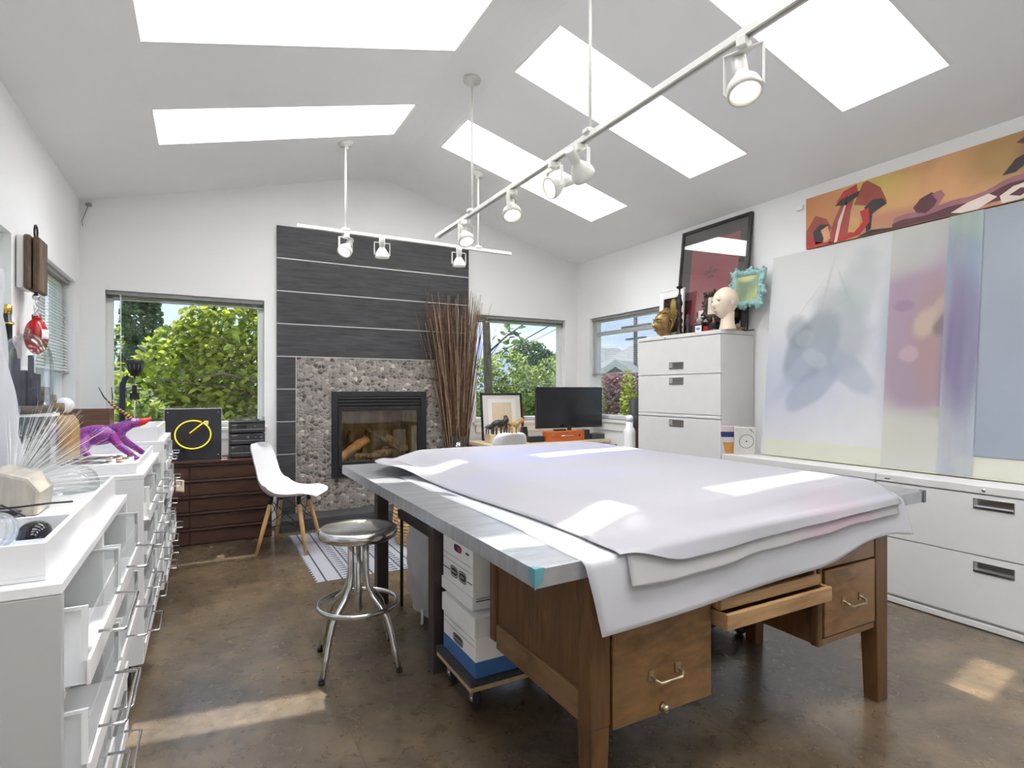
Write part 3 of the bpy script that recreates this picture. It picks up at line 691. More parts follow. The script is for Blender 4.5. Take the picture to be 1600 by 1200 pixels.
# leaning panel: bottom out from the wall, top on the wall
PB0, PB1 = Vector((3.69, 0, .744)), Vector((3.835, 0, 2.235))
pt = thing('large_painting', (3.76, 1.95, .738), 'huge pale translucent-looking painting of misty shadows leaning on the low file cabinets', 'painting')
lean = math.atan2(PB1.x - PB0.x, PB1.z - PB0.z); LEN = (PB1 - PB0).length
pt.rotation_euler = (0, lean, 0); pt.location = (PB0.x, 1.96, PB0.z)
ya, yb = -1.86, .865
b = MB(); b.box(.0, .018, ya, yb, .0, LEN - .002); b.build('canvas', pm, pt, .002, world=False)
b = MB(); b.box(-.0015, -.0005, ya, yb, .004, .115); b.build('lower_border', paintmat('cream_border', srgb(198, 198, 182), [], .02), pt, world=False)
b = MB(); b.box(-.006, .02, ya, yb, -.004, .003); b.build('bottom_edge', mat('gilt_edge', srgb(196, 196, 168), .5), pt, world=False)
b = MB(); b.box(-.001, .019, yb, yb + .004, .0, LEN); b.build('side_edge', M_trim, pt, world=False)
# loose translucent sheets hung over it
def sheet(name, y0, y1, z0, z1, m, label, off, wav=.004):
    t = thing(name, (PB0.x, 1.96, PB0.z), label, 'painted sheet', 'translucent painted sheets over the large painting'); t.rotation_euler = (0, lean, 0)
    b = MB(); b.grid(lambda u, v: (off - abs(wav * math.sin(u * 9 + v * 3)), y0 + (y1 - y0) * u, z0 + (z1 - z0) * v), 20, 30); b.build('film', m, t, world=False, fixn=False)
    return t
mpur = filmmat('violet_film', srgb(205, 205, 200), .82, .12, .5, .03, 3, [
    (-.17, .80, .30, .50, 0, .3, srgb(166, 136, 158), .85, .25), (-.16, 1.05, .3, .35, 0, .4, srgb(180, 152, 170), .6, .4), (-.25, .78, .12, .35, 0, .4, srgb(176, 142, 132), .6, .5),
    (-.2, .88, .06, .09, 20, .4, srgb(206, 186, 160), .7, .8), (-.28, .86, .04, .06, 0, .4, srgb(100, 88, 88), .6, .8), (-.1, .2, .34, .14, 0, .5, srgb(212, 210, 196), .9, .3), (-.34, .62, .06, .4, 0, .4, srgb(142, 128, 168), .6, .3), (-.05, 1.35, .25, .15, 0, .5, srgb(206, 212, 200), .6, .3), (-.12, .70, .05, .05, 0, .3, srgb(202, 176, 180), .6, 1.8), (-.26, .95, .03, .10, 20, .3, srgb(200, 176, 160), .6, 1.6), (-.08, 1.0, .06, .04, 0, .3, srgb(148, 122, 148), .6, 1.8), (-.30, .35, .06, .03, 0, .4, srgb(186, 186, 160), .7, 1.2)])
sheet('painted_film', -.385, .010, .004, LEN - .005, mpur, 'violet and rose painted film sheet hanging down the middle of the misty panel', -.004)
mgr = filmmat('bluegrey_film', srgb(178, 188, 198), .6, .2, .5, .04, 3, [(-.33, 1.42, .2, .12, 0, .4, srgb(186, 206, 186), .85, .3), (-.34, 1.2, .15, .2, 0, .4, srgb(160, 176, 196), .8, .3), (-.4, .3, .2, .3, 0, .5, srgb(205, 208, 214), .8, .2), (-.4, .75, .1, .4, 0, .4, srgb(140, 124, 168), .8, .3)])
sheet('painted_film', -.47, -.30, .002, LEN - .003, mgr, 'narrow film strip, green at the top and violet below, beside the slate-blue area', -.012)
mr_ = filmmat('slate_blue_film', srgb(160, 168, 180), .85, .1, .5, .04, 3, [(-1.0, 1.25, .5, .3, 20, .6, srgb(176, 184, 190), .7, .6)])
sheet('painted_film', -1.855, -.472, .118, LEN - .006, mr_, 'wide plain slate-blue film sheet at the right end of the misty panel', -.006, .002)

# red and ochre banner painting near the eaves
BX = RX - .012
bn = thing('banner_painting', (BX, 1.45, 2.24), 'long red, ochre and plum abstract painting mounted high on the right wall', 'painting')
b = MB(); b.box(BX - .02, BX + .01, .12, 2.555, 2.24, 2.604); b.build('canvas', paintmat('ochre_ground', srgb(196, 148, 98), [
    (.62, .28, .22, .10, 15, .6, srgb(196, 178, 84), .8, .5), (.35, .2, .4, .1, -10, .7, srgb(214, 160, 110), .6, .6), (-.05, .27, .18, .14, 0, .5, srgb(150, 120, 62), .7, .5),
    (-.3, .25, .16, .2, 0, .4, srgb(98, 40, 42), .9, .6), (.45, .05, .5, .06, 4, .4, srgb(182, 120, 100), .7, .5), (-.75, .2, .3, .3, 0, .3, srgb(150, 92, 92), .9, .6), (1.0, .2, .18, .3, 0, .5, srgb(190, 120, 70), .7, .5)], .12, 8, .45), bn)
pal = [mat('paint_red', srgb(176, 30, 26), .4, var=.2), mat('paint_brick', srgb(150, 62, 44), .4, var=.15), mat('paint_plum', srgb(84, 38, 46), .4, var=.2), mat('paint_black', srgb(40, 22, 24), .4, var=.2),
       mat('paint_flesh', srgb(206, 152, 118), .4, var=.12), mat('paint_pale', srgb(222, 204, 194), .4, var=.05), mat('paint_mauve', srgb(150, 96, 104), .4, var=.15), mat('paint_ochre', srgb(206, 156, 96), .4, var=.1)]
b = MB()
def sh(pts, mi, layer=1):
    # pts in the banner's own frame: s metres from its left end, h 0..1 of its height
    vs = [(BX - .0203 - layer * .0003, 2.553 - s_, 2.242 + h_ * .36) for s_, h_ in pts]; b.add(vs, [tuple(range(len(vs)))], mi)
sh([(0, .35), (.07, .62), (.15, .50), (.19, .3), (.12, .1), (.02, .0), (0, 0)], 1)
sh([(0, .0), (.02, .28), (.07, .10), (.13, .05), (.22, .02), (.22, 0)], 0, 2)
sh([(.05, .30), (.10, .42), (.17, .38), (.14, .2), (.12, .05), (.07, .05)], 3, 2)
sh([(.11, .30), (.16, .36), (.18, .1), (.14, .05)], 4, 3)
sh([(.16, 0), (.20, .4), (.27, .78), (.35, .97), (.34, .7), (.30, .35), (.27, .0)], 1, 2)
sh([(.19, 0), (.22, .3), (.30, .7), (.33, .82), (.29, .45), (.245, 0)], 0, 3)
sh([(.205, .0), (.235, .4), (.31, .85), (.255, .35), (.225, 0)], 5, 4)
sh([(.22, .75), (.27, .93), (.36, .99), (.37, .80), (.31, .74)], 0, 3)
sh([(.21, .70), (.26, .80), (.38, .85), (.37, .76), (.29, .66)], 3, 4)
sh([(.34, .62), (.40, .97), (.43, .99), (.51, .80), (.55, .52), (.48, .46), (.42, .54)], 1, 3)
sh([(.41, .52), (.46, .62), (.52, .60), (.55, .48), (.50, .42), (.46, .36), (.45, .1), (.42, .05)], 3, 4)
sh([(.38, .46), (.44, .50), (.44, .22), (.38, .04), (.28, .0), (.24, .0), (.28, .10), (.36, .16), (.40, .26)], 0, 5)
sh([(.30, .15), (.32, .44), (.38, .34), (.38, .2), (.34, .1)], 7, 6)
sh([(.27, .06), (.29, .5), (.32, .52), (.30, .12)], 1, 6)
sh([(.38, .02), (.45, .08), (.60, .02), (.60, 0), (.36, 0)], 3, 6)
# plum band rising to the right
N = 26; low = []; up = []
for i in range(N + 1):
    f = i / N; s_ = .58 + f * 1.03; base = .0 + .28 * f + .40 * max(0, f - .62) ** 1.2 * 2.4 + .03 * math.sin(f * 14)
    low.append((s_, max(0, base - .12 + .02 * math.sin(f * 30)))); up.append((s_, base + .06 + .03 * math.sin(f * 22 + 1)))
for i in range(N): sh([low[i], low[i + 1], up[i + 1], up[i]], 2, 2)
for i in range(N): sh([(up[i][0], up[i][1] - .01), (up[i + 1][0], up[i + 1][1] - .01), (up[i + 1][0] + .01, up[i + 1][1] + .09), (up[i][0] + .01, up[i][1] + .09)], 6, 1)
sh([(.70, .28), (.74, .40), (.80, .46), (.84, .40), (.83, .24), (.77, .14), (.72, .18)], 2, 3); sh([(.80, .43), (.85, .46), (.87, .36), (.83, .2), (.80, .15), (.83, .3)], 6, 4)
sh([(.95, .0), (.90, .04), (.98, .14), (1.08, .20), (1.12, .12), (1.03, .0)], 5, 4); sh([(1.13, .12), (1.19, .22), (1.25, .24), (1.30, .12), (1.22, .0), (1.14, .0)], 5, 4)
sh([(1.17, .10), (1.22, .17), (1.27, .14), (1.22, .05)], 2, 5); sh([(1.32, .0), (1.30, .15), (1.44, .22), (1.46, .4), (1.56, .3), (1.57, .0)], 6, 3); sh([(1.33, .1), (1.40, .22), (1.47, .10), (1.4, .03)], 5, 5)
sh([(1.20, .86), (1.30, .99), (1.52, 1.0), (1.56, .82), (1.48, .52), (1.36, .36), (1.34, .58), (1.28, .74)], 2, 2); sh([(1.14, .42), (1.20, .62), (1.31, .72), (1.28, .58), (1.20, .42)], 3, 3); sh([(1.46, .86), (1.50, .95), (1.53, .85), (1.49, .78)], 5, 3)
sh([(1.56, .40), (1.62, .62), (1.80, .60), (1.98, .72), (2.05, .35), (1.9, .05), (1.62, .05)], 5, 4); sh([(1.60, .3), (1.75, .5), (1.86, .42), (1.72, .2)], 4, 5); sh([(1.66, .52), (1.80, .55), (1.80, .51), (1.68, .48)], 2, 6); sh([(1.9, .6), (2.2, .95), (2.42, .7), (2.3, .2), (2.1, .1)], 1, 3); sh([(2.0, .3), (2.2, .5), (2.4, .2), (2.2, .05)], 3, 4)
b.build('painted_shapes', pal, bn, fixn=False)
tag(bx('wall_sensor', M_whitepl, RX - .02, RX, 2.59, 2.645, 2.545, 2.58, None, .003), 'small white sensor box on the wall at the left end of the red banner', 'sensor')

# ================================================================== DRESSER, NEON, STEREO
M_walnut = streakmat('dark_walnut', (0.030, 0.012, 0.008), (0.105, 0.045, 0.028), .42, scale=3, stretch=(1.5, 1.5, 12), bump=.08, c3=(0.07, 0.03, 0.02))
dx0, dx1, dy0, dy1, dz = -.70, .50, 5.07, 5.43, .665
t = thing('dresser', ((dx0 + dx1) / 2, (dy0 + dy1) / 2, 0), 'low dark brown dresser with five stepped tiers of drawers under the leafy window', 'dresser')
b = MB(); b.box(dx0, dx1, dy0 + .02, dy1, .0, dz - .02); b.build('carcass', M_walnut, t)
b = MB(); b.box(dx0 - .005, dx1 + .005, dy0 - .012, dy1, dz - .02, dz); b.build('top', M_walnut, t, .003)
for i in range(5):
    z0 = .012 + i * .127; 
    for (xa, xb) in ((dx0 + .006, -.1), (-.092, dx1 - .006)):
        b = MB(); b.box(xa, xb, dy0 + .006, dy0 + .022, z0, z0 + .096); b.box(xa, xb, dy0 - .006, dy0 + .022, z0 + .106, z0 + .120); b.build('drawer_front', M_walnut, t, .003)
t = thing('neon_sculpture', (-.07, 5.16, dz), 'yellow neon circle and bar mounted on a square dark grey board', 'neon artwork')
NY = 5.16
b = MB(); b.box(-.268, .128, NY, NY + .012, dz + .003, 1.072); b.build('board', mat('charcoal_board', (0.028, 0.028, 0.034), .5, var=.08), t, .001)
b = MB(); b.box(-.272, .132, NY + .013, NY + .02, dz, 1.076); b.build('backing', M_whitepl, t)
b = MB(); cx, cz, r_ = -.073, .868, .124
pts = [(cx + r_ * math.cos(a) * 1.0, NY - .018, cz + r_ * math.sin(a) * .9) for a in [R(62) + R(350) * i / 60 for i in range(61)]]
M_neon = mat('neon_yellow', (0.85, 0.70, 0.05), .3, emit=(1.0, .72, .05), estr=.35, var=.03)
b.tube(pts, .0055, 10); b.tube([(cx - .024, NY - .022, cz + .012), (cx + .055, NY - .024, cz + .080), (cx + .085, NY - .024, cz + .104), (cx + .10, NY - .012, cz + .098)], .0055, 10); b.build('neon_tube', M_neon, t)
b = MB(); b.tube([(cx + .095, NY - .012, cz + .09), (cx + .03, NY - .006, cz + .03), (cx - .04, NY - .006, cz - .035), (cx - .07, NY - .006, cz - .036), (cx - .125, NY - .006, cz - .045), (cx - .13, NY - .006, cz - .11)], .002, 6); b.build('cable', mat('red_wire', (.35, .05, .04), .5), t)
b = MB(); b.box(cx + .085, cx + .108, NY - .02, NY, cz + .078, cz + .108); b.build('end_clip', M_whitepl, t, .002)
bx('transformer', M_black, cx - .135, cx - .055, NY - .012, NY, cz - .122, cz - .11, t, .002); bx('cable_joint', M_hifig if 'M_hifig' in globals() else M_black, cx - .075, cx - .045, NY - .012, NY, cz - .05, cz - .025, t, .002)
for (x, z) in ((-.245, 1.045), (.105, 1.045), (.105, .70), (-.245, .70)):
    b = MB(); b.xf = Matrix.Translation((x, NY, z)) @ Matrix.Rotation(R(90), 4, 'X'); b.lathe([(.005, 0), (.005, .004), (.001, .006)], (0, 0, 0), 10); b.xf = None; b.build('screw', M_chrome, t)
M_hifi = mat('hifi_black', (0.03, 0.03, 0.033), .4, var=.08); M_hifig = mat('hifi_grey', (0.10, 0.10, 0.105), .35, metal=.4)
hx0, hx1, hy0, hy1 = .185, .452, 5.12, 5.38
hz = dz
specs = [('cassette_deck', .105, 'cassette deck at the bottom of the small black stereo stack', 2), ('amplifier', .095, 'amplifier with three round knobs in the middle of the stereo stack', 0), ('tuner', .085, 'tuner with lit-panel display near the top of the stereo stack', 1)]
for nm, h, lb, kind in specs:
    t = thing(nm, ((hx0 + hx1) / 2, (hy0 + hy1) / 2, hz), lb, 'stereo component', 'components of the black stereo stack')
    b = MB(); b.box(hx0, hx1, hy0 + .01, hy1, hz + .004, hz + h - .002); b.box(hx0 + .02, hx1 - .02, hy0 + .03, hy1 - .02, hz, hz + .004); b.build('casing', M_hifi, t, .003)
    b = MB(); b.box(hx0 + .004, hx1 - .004, hy0, hy0 + .012, hz + .008, hz + h - .006); f = b.build('faceplate', mat('hifi_face', (0.05, 0.05, 0.055), .35, metal=.3), t, .003)
    b = MB(); b.box(hx0 + .012, hx1 - .012, hy0 - .003, hy0, hz + h * .38, hz + h * .42); b.box(hx0 + .015, hx0 + .06, hy0 - .001, hy0, hz + h * .82, hz + h * .86); b.build('trim_line', M_alu, t)
    def knob(x, z, r):
        bb = MB(); bb.xf = Matrix.Translation((x, hy0, z)) @ Matrix.Rotation(R(90), 4, 'X'); bb.lathe([(r, 0), (r * .95, .012), (.001, .013)], (0, 0, 0), 18); bb.xf = None; bb.build('knob', M_hifig, t)
    if kind == 0: knob(.32, hz + h * .6, .016); knob(.38, hz + h * .6, .011); knob(.42, hz + h * .6, .011)
    if kind == 1:
        b = MB(); b.box(.235, .31, hy0 - .002, hy0, hz + h * .5, hz + h * .78); b.build('display', mat('display_dark', (.01, .02, .02), .1), t); knob(.37, hz + h * .62, .012)
    if kind == 2:
        for xx in (.22, .34): b = MB(); b.box(xx, xx + .08, hy0 - .002, hy0, hz + h * .5, hz + h * .85); b.build('tape_door', mat('smoke_plastic', (.015, .015, .018), .1), t, .002)
    b = MB()
    for i in range(7): b.box(hx0 + .02 + i * .018, hx0 + .032 + i * .018, hy0 - .003, hy0, hz + h * .17, hz + h * .27)
    b.build('button_row', M_hifig, t)
    hz += h
t = thing('turntable', ((hx0 + hx1) / 2, (hy0 + hy1) / 2, hz), 'turntable with a clear dust cover on top of the stereo stack', 'turntable')
b = MB(); b.box(hx0, hx1, hy0, hy1, hz, hz + .018); b.build('plinth', M_hifi, t, .003)
b = MB(); b.lathe([(.1, .018), (.1, .026), (.001, .026)], ((hx0 + hx1) / 2, (hy0 + hy1) / 2, hz), 32); b.build('platter', M_black, t)
b = MB(); b.box(hx0 + .003, hx1 - .003, hy0 + .003, hy1, hz + .019, hz + .05); b.build('dust_cover', M_clear, t, .004)

# ================================================================== RUG, BASKET
def rug_material():
    mt, n, l, b = newmat('woven_rug'); t = n.new('ShaderNodeTexCoord'); sp = n.new('ShaderNodeSeparateXYZ'); l.new(t.outputs['Object'], sp.inputs[0])
    def M(op, a, c=None, d=None):
        x = n.new('ShaderNodeMath'); x.operation = op
        for i, v in enumerate((a, c, d)):
            if v is None: continue
            if isinstance(v, (int, float)): x.inputs[i].default_value = v
            else: l.new(v, x.inputs[i])
        return x.outputs[0]
    X, Y = sp.outputs[0], sp.outputs[1]
    band = M('MODULO', M('ADD', X, 10.0), .30)           # repeating bands
    line = M('LESS_THAN', M('ABSOLUTE', M('SUBTRACT', M('MODULO', M('ADD', X, 10.0), .10), .05)), .006)
    tri = M('ABSOLUTE', M('SUBTRACT', M('MODULO', M('ADD', Y, 10.0), .050), .025))
    inz = M('MULTIPLY', M('GREATER_THAN', band, .15), M('LESS_THAN', band, .30))
    zz = M('MULTIPLY', M('LESS_THAN', M('MULTIPLY', tri, 5.5), M('MODULO', M('ADD', X, 10.0), .075)), inz)
    ns = n.new('ShaderNodeTexNoise'); ns.inputs['Scale'].default_value = 260; l.new(t.outputs['Object'], ns.inputs['Vector'])
    sp2 = M('MULTIPLY', M('GREATER_THAN', ns.outputs[0], .52), .5)
    dk = M('MAXIMUM', M('MAXIMUM', line, zz), sp2)
    mx = n.new('ShaderNodeMix'); mx.data_type = 'RGBA'; l.new(dk, mx.inputs[0]); mx.inputs[6].default_value = c4(srgb(160, 160, 165)); mx.inputs[7].default_value = c4(srgb(58, 60, 68))
    l.new(mx.outputs[2], b.inputs['Base Color']); b.inputs['Roughness'].default_value = .95
    bp = n.new('ShaderNodeBump'); bp.inputs['Strength'].default_value = .5; bp.inputs['Distance'].default_value = .002; l.new(ns.outputs[0], bp.inputs['Height']); l.new(bp.outputs[0], b.inputs['Normal'])
    return mt
tag(bx('rug', rug_material(), .625, 2.05, 3.72, 5.03, .0, .004, None, .002), 'grey and off-white striped woven rug in front of the hearth', 'rug')
M_wick = mat('wicker', srgb(196, 164, 118), .8, var=.25, scale=40, bump=.3)
b = MB()
for i in range(13):
    z = .012 + i * .026; r_ = .17 + .02 * math.sin(i / 12 * math.pi)
    b.tube([(1.52 + r_ * math.cos(a), 4.36 + r_ * math.sin(a), z + .006 + .004 * math.sin(a * 9 + i * 3.14)) for a in [2 * math.pi * q / 40 for q in range(40)]], .0125, 6, closed=True)
b.lathe([(.001, .006), (.16, .006), (.16, .012), (.001, .012)], (1.52, 4.36, 0), 24)
tag(b.build('wicker_basket', M_wick, loc=(1.52, 4.36, .006)), 'round pale wicker basket behind the work table legs on the rug', 'basket')

# ================================================================== SHELL CHAIRS
M_beech = streakmat('beech_dowel', srgb(196, 150, 92), srgb(226, 186, 132), .45, scale=6, stretch=(4, 4, 1), bump=.05)
M_shell = mat('white_shell', (0.82, 0.82, 0.825), .32, var=.01)
def shell_chair(loc, rz, label):
    t = thing('shell_chair', loc, label, 'chair', None, rz)
    prof = [(.238, .428, .150), (.228, .437, .188), (.16, .441, .218), (.06, .428, .232), (-.05, .415, .235), (-.13, .425, .230), (-.180, .465, .222), (-.205, .53, .214), (-.225, .62, .207), (-.25, .71, .198), (-.272, .775, .178), (-.283, .80, .145), (-.287, .812, .08)]
    def fn(u, v):
        f = v * (len(prof) - 1); i = min(int(f), len(prof) - 2); g = f - i; g2 = g
        x, z, w = [prof[i][k] * (1 - g2) + prof[i + 1][k] * g2 for k in range(3)]
        s_ = (u - .5) * 2; a = abs(s_) ** 2.6
        seat = max(0, 1 - v / .42); back = max(0, min(1, (v - .42) / .25)); mid = 1 - seat - back if v > .2 else 0
        z += a * (.035 * min(1, v * 5) * (1 - back) + .05 * max(0, 1 - abs(v - .45) / .2)); x += a * back * .055 + a * .05 * max(0, 1 - abs(v - .45) / .2)
        return (x, s_ * w, z)
    b = MB(); b.grid(fn, 14, 24); b.build('shell', M_shell, t, world=False, solid=.007, sub=2, soff=1)
    feet = []
    for (sx, sy) in ((1, 1), (1, -1), (-1, 1), (-1, -1)):
        top = Vector((sx * .10 - .01, sy * .10, .405)); ft = Vector((.175 if sx > 0 else -.19, sy * .185, .0))
        b = MB(); b.tube([top, top.lerp(ft, .5), ft], [.0145, .0165, .0105], 14); b.build('leg', M_beech, t, world=False)
        feet.append((top, ft))
    b = MB()
    mid = [tp.lerp(ft, .52) for tp, ft in feet]; hi = [tp.lerp(ft, .03) for tp, ft in feet]
    for (i, j) in ((0, 1), (1, 3), (3, 2), (2, 0)):
        b.tube([hi[i], mid[j]], .003, 6); b.tube([hi[j], mid[i]], .003, 6)
    b.tube([mid[0], mid[3]], .003, 6); b.tube([mid[1], mid[2]], .003, 6)
    for tp, ft in feet: b.tube([tp + Vector((0, 0, .02)), tp.lerp(ft, .1)], .017, 8)
    b.build('wire_brace', M_blackm, t, world=False)
    return t
shell_chair((.592, 4.62, 0), R(-27), 'white moulded shell chair on wooden dowel legs beside the dresser')
shell_chair((2.58, 4.98, 0), R(93), 'white shell chair behind the work table, only its back showing')

# ================================================================== STEEL STOOL
M_steel = streakmat('brushed_steel', (0.55, 0.54, 0.52), (0.75, 0.74, 0.71), .2, metal=1.0, scale=8, stretch=(1, 1, 1), bump=.02)
SC = (.612, 2.56)
t = thing('metal_stool', (SC[0], SC[1], 0), 'round brushed steel swivel stool with a foot ring', 'stool')
b = MB(); b.lathe([(.001, .590), (.10, .592), (.15, .602), (.162, .606), (.170, .600), (.173, .585), (.170, .566), (.160, .560), (.001, .562)], (0, 0, 0), 48); b.build('seat', M_steel, t, world=False)
b = MB(); b.lathe([(.001, .22), (.012, .225), (.018, .235), (.018, .44), (.012, .445), (.012, .56)], (0, 0, 0), 20); b.build('screw_column', M_steel, t, world=False)
for k in range(4):
    a = R(36 + 90 * k); pts = []
    for (r_, z) in ((.045, .557), (.045, .46), (.046, .40), (.055, .35), (.085, .30), (.125, .265), (.16, .225), (.18, .17), (.20, .09), (.226, .006)):
        pts.append((r_ * math.cos(a), r_ * math.sin(a), z))
    b = MB(); b.tube(pts, .0125, 14); l = b.build('leg', M_steel, t, world=False)
    b = MB(); b.lathe([(.0135, 0), (.0135, .014)], (.226 * math.cos(a), .226 * math.sin(a), 0), 12); b.build('foot_cap', M_rubber, l, world=False)
b = MB(); b.tube([(.172 * math.cos(a), .172 * math.sin(a), .265) for a in [2 * math.pi * i / 48 for i in range(48)]], .011, 12, closed=True); b.build('foot_ring', M_steel, t, world=False)
b = MB(); b.lathe([(.06, .555), (.062, .548), (.02, .545)], (0, 0, 0), 20); b.build('seat_plate', M_steel, t, world=False)
# ================================================================== WORK TABLE
M_galv = streakmat('galvanised_steel', (0.40, 0.42, 0.45), (0.60, 0.62, 0.65), .32, metal=.85, scale=5, stretch=(1, 5, 1), bump=.03)
M_legb = mat('brown_steel_leg', (0.050, 0.034, 0.030), .45, var=.12)
TZ = .785
t = thing('work_table', (1.72, 2.25, 0), 'large zinc-topped work table spread with drafting film', 'table')
b = MB(); b.prism([(.706, 1.17), (2.742, 1.283), (2.742, 3.345), (.706, 3.345)], TZ - .048, TZ, 'z'); b.build('tabletop', M_galv, t, .002)
for (x, y) in ((.865, 2.28), (.865, 3.17), (2.50, 2.28), (2.50, 3.17)):
    bx('leg', M_legb, x, x + .065, y, y + .065, 0, TZ - .048, t, .003)
bx('apron', M_legb, .93, 2.50, 3.19, 3.215, TZ - .11, TZ - .05, t, .002)
b = MB(); b.add([(.704, 1.1695, TZ + .001), (.704, 1.20, TZ + .001), (.733, 1.172, TZ + .001), (.7035, 1.195, TZ - .030), (.7035, 1.1685, TZ - .050), (.728, 1.169, TZ - .030)], [(0, 2, 1), (0, 1, 3, 4), (0, 4, 5, 2)])
tag(b.build('corner_tape', mat('teal_tape', srgb(84, 142, 148), .5), t, fixn=False, solid=.0006), 'torn teal masking tape over the near table corner', None)
bx('corner_cap', mat('steel_cap', srgb(110, 116, 122), .3, metal=.8), 2.725, 2.747, 1.278, 1.30, TZ - .05, TZ + .002, t, .002)

# drafting film: soft shape of the pile, then table edge, then hanging
def sm(a, b_, x): x = max(0, min(1, (x - a) / (b_ - a))); return x * x * (3 - 2 * x)
def edgeY(x): return 1.17 + (x - .706) * .0555
def pile(x, y): return .062 * sm(.93, 1.18, x) * sm(2.62, 2.38, x) * sm(1.25, 1.34, y) * sm(3.44, 3.30, y)
def drape(name, xl, xr, yb, drop, base, m, label, nu=60, nv=70, zoff=0, flap=0, wob=.006, over=.012, cov=True):
    """xl/xr(y) side edges, yb back edge, drop(x) length hanging over the front"""
    b = MB()
    def fn(u, v):
        vv = v / .78
        if vv <= 1:
            y0 = yb - (yb - 0) * 0; 
            xg = xl(yb) + (xr(yb) - xl(yb)) * u; ye = edgeY(xg) - .002; y = yb + (ye - yb) * vv
            x = xl(y) + (xr(y) - xl(y)) * u
            z = TZ + base + zoff + (pile(x, y) if cov else 0)
            z += wob * .25 * math.sin(x * 7 + y * 5) * (1 - .9 * sm(.1, 0, abs(y - ye)))
            if flap:
                fl = sm(2.45, 2.75, y) * sm(1.10, .86, x); z += flap * fl
            return (x, y, z)
        w = (vv - 1) / (1 / .78 - 1)
        yy = edgeY(1.5); x = xl(yy) + (xr(yy) - xl(yy)) * u
        d = drop(x, u) * w; r = .014
        ye = edgeY(x) - .002
        a = min(d / r, math.pi / 2)
        y = ye - r * math.sin(a) - over * min(1, d / .1) - wob * (1 + math.sin(x * 6 + 1.3)) * w
        z = TZ + base + zoff - r * (1 - math.cos(a)) - max(0, d - r * math.pi / 2)
        skew = (.05 * w * (1 - u) + .075 * w * max(0, u - .8) * 5) if drop is dropA else 0
        return (x + skew, y, z)
    b.grid(fn, nu, nv); o = b.build(name, m, loc=(1.6, 2.2, TZ), fixn=False, solid=.0005); return tag(o, label, 'drafting film', 'drafting film sheets on the work table')
def wav(x): return .008 * math.sin(x * 11) + .006 * math.sin(x * 23 + 1)
def dropA(x, u): return .205 - .01 * (x - .84) - (.05 * sm(1.85, 2.25, x)) + (.035 * sm(2.3, 2.55, x)) - (.09 * sm(2.5, 2.56, x)) * 0
def dropB(x, u): return .100 - .03 * sm(1.2, 2.3, x) + wav(x) * .35
def dropC(x, u): return .014 + (.044 - .02 * sm(1.2, 2.3, x)) * sm(.98, 1.2, x) + wav(x) * .1
filmA = filmmat('drafting_film', srgb(216, 217, 222), .68, .12, .35, .015, 2)
filmB = filmmat('drafting_film_tinted', srgb(188, 186, 184), .80, .12, .3, .02, 2, [(.42, -1.0, .22, .12, 0, .7, srgb(186, 150, 164), .55, .5)], (0, 1))
filmC = filmmat('drafting_film_lilac', srgb(168, 167, 170), .88, .10, .3, .02, 2, [(.15, .55, .55, .30, 10, .7, srgb(160, 162, 190), .8, .6), (-.3, -.1, .4, .15, -20, .8, srgb(166, 166, 190), .5, .6), (.42, -.98, .16, .10, 0, .7, srgb(180, 160, 168), .5, .5)], (0, 1))
# colour fields on horizontal sheets use x and y
for nm in ():
    pass
drape('drafting_sheet', lambda y: .842 + .02 * sm(1.2, 1.6, y), lambda y: 2.50, 2.75, dropA, .0012, filmA, 'largest drafting film sheet, hanging lowest over the front of the table', over=.006)
drape('drafting_sheet', lambda y: .985 - .05 * sm(2.45, 2.95, y), lambda y: 2.45, 3.02, dropB, .005, filmB, 'drafting film sheet over the pile, with a pink stain at its front edge', flap=.055, over=.018)
# far right tail of the lowest sheet
b = MB()
def fn(u, v):
    d = .205 * v; x = 2.495 + (.03 + .06 * v ** 1.5) * u; return (x, edgeY(x) - .016 - .02 * v - .015 * u, TZ - d + .02 * u * v * (1 + math.sin(v * 7)))
b.grid(fn, 8, 16)
# the pile itself: two thick boards of stacked film with rounded edges
M_stack = filmmat('film_stack', srgb(200, 199, 198), .96, .1, .4, .02)
t = thing('film_stack', (1.72, 2.3, TZ + .006), 'thick stack of film sheets under the top sheet on the work table', 'stack of film sheets')
tag(bx('lower_board', M_stack, 1.06, 2.46, 1.335, 3.30, TZ + .0065, TZ + .030, t, .008), None, None)
tag(bx('upper_board', M_stack, 1.20, 2.36, 1.37, 3.27, TZ + .032, TZ + .058, t, .008), None, None)
drape('drafting_sheet', lambda y: .955 - .03 * sm(1.5, 2.4, y) - .13 * sm(2.45, 2.92, y) + .36 * sm(2.95, 3.5, y), lambda y: 2.47 - .2 * sm(3.1, 3.46, y), 3.46, dropC, .010, filmC, 'topmost drafting film sheet with a pale lilac wash, draped over the whole pile', flap=.045, over=.030)

# ================================================================== OAK DESK UNDER THE TABLE
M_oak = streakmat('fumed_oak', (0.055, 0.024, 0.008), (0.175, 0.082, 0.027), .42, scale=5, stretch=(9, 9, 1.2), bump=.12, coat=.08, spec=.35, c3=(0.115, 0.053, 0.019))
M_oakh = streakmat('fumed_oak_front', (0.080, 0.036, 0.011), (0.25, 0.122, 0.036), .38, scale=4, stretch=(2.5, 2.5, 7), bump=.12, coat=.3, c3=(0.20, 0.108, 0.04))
M_maple = streakmat('raw_drawer_wood', srgb(128, 94, 60), srgb(176, 142, 98), .5, scale=4, stretch=(1, 4, 8), bump=.08)
M_brass = mat('aged_brass', (0.42, 0.34, 0.22), .3, metal=1, var=.2, scale=60)
DZ = TZ - .0495; Yf, Yk = 1.243, 1.865
t = thing('oak_desk', (1.65, 1.55, 0), 'old brown oak desk standing under the near side of the work table', 'desk')
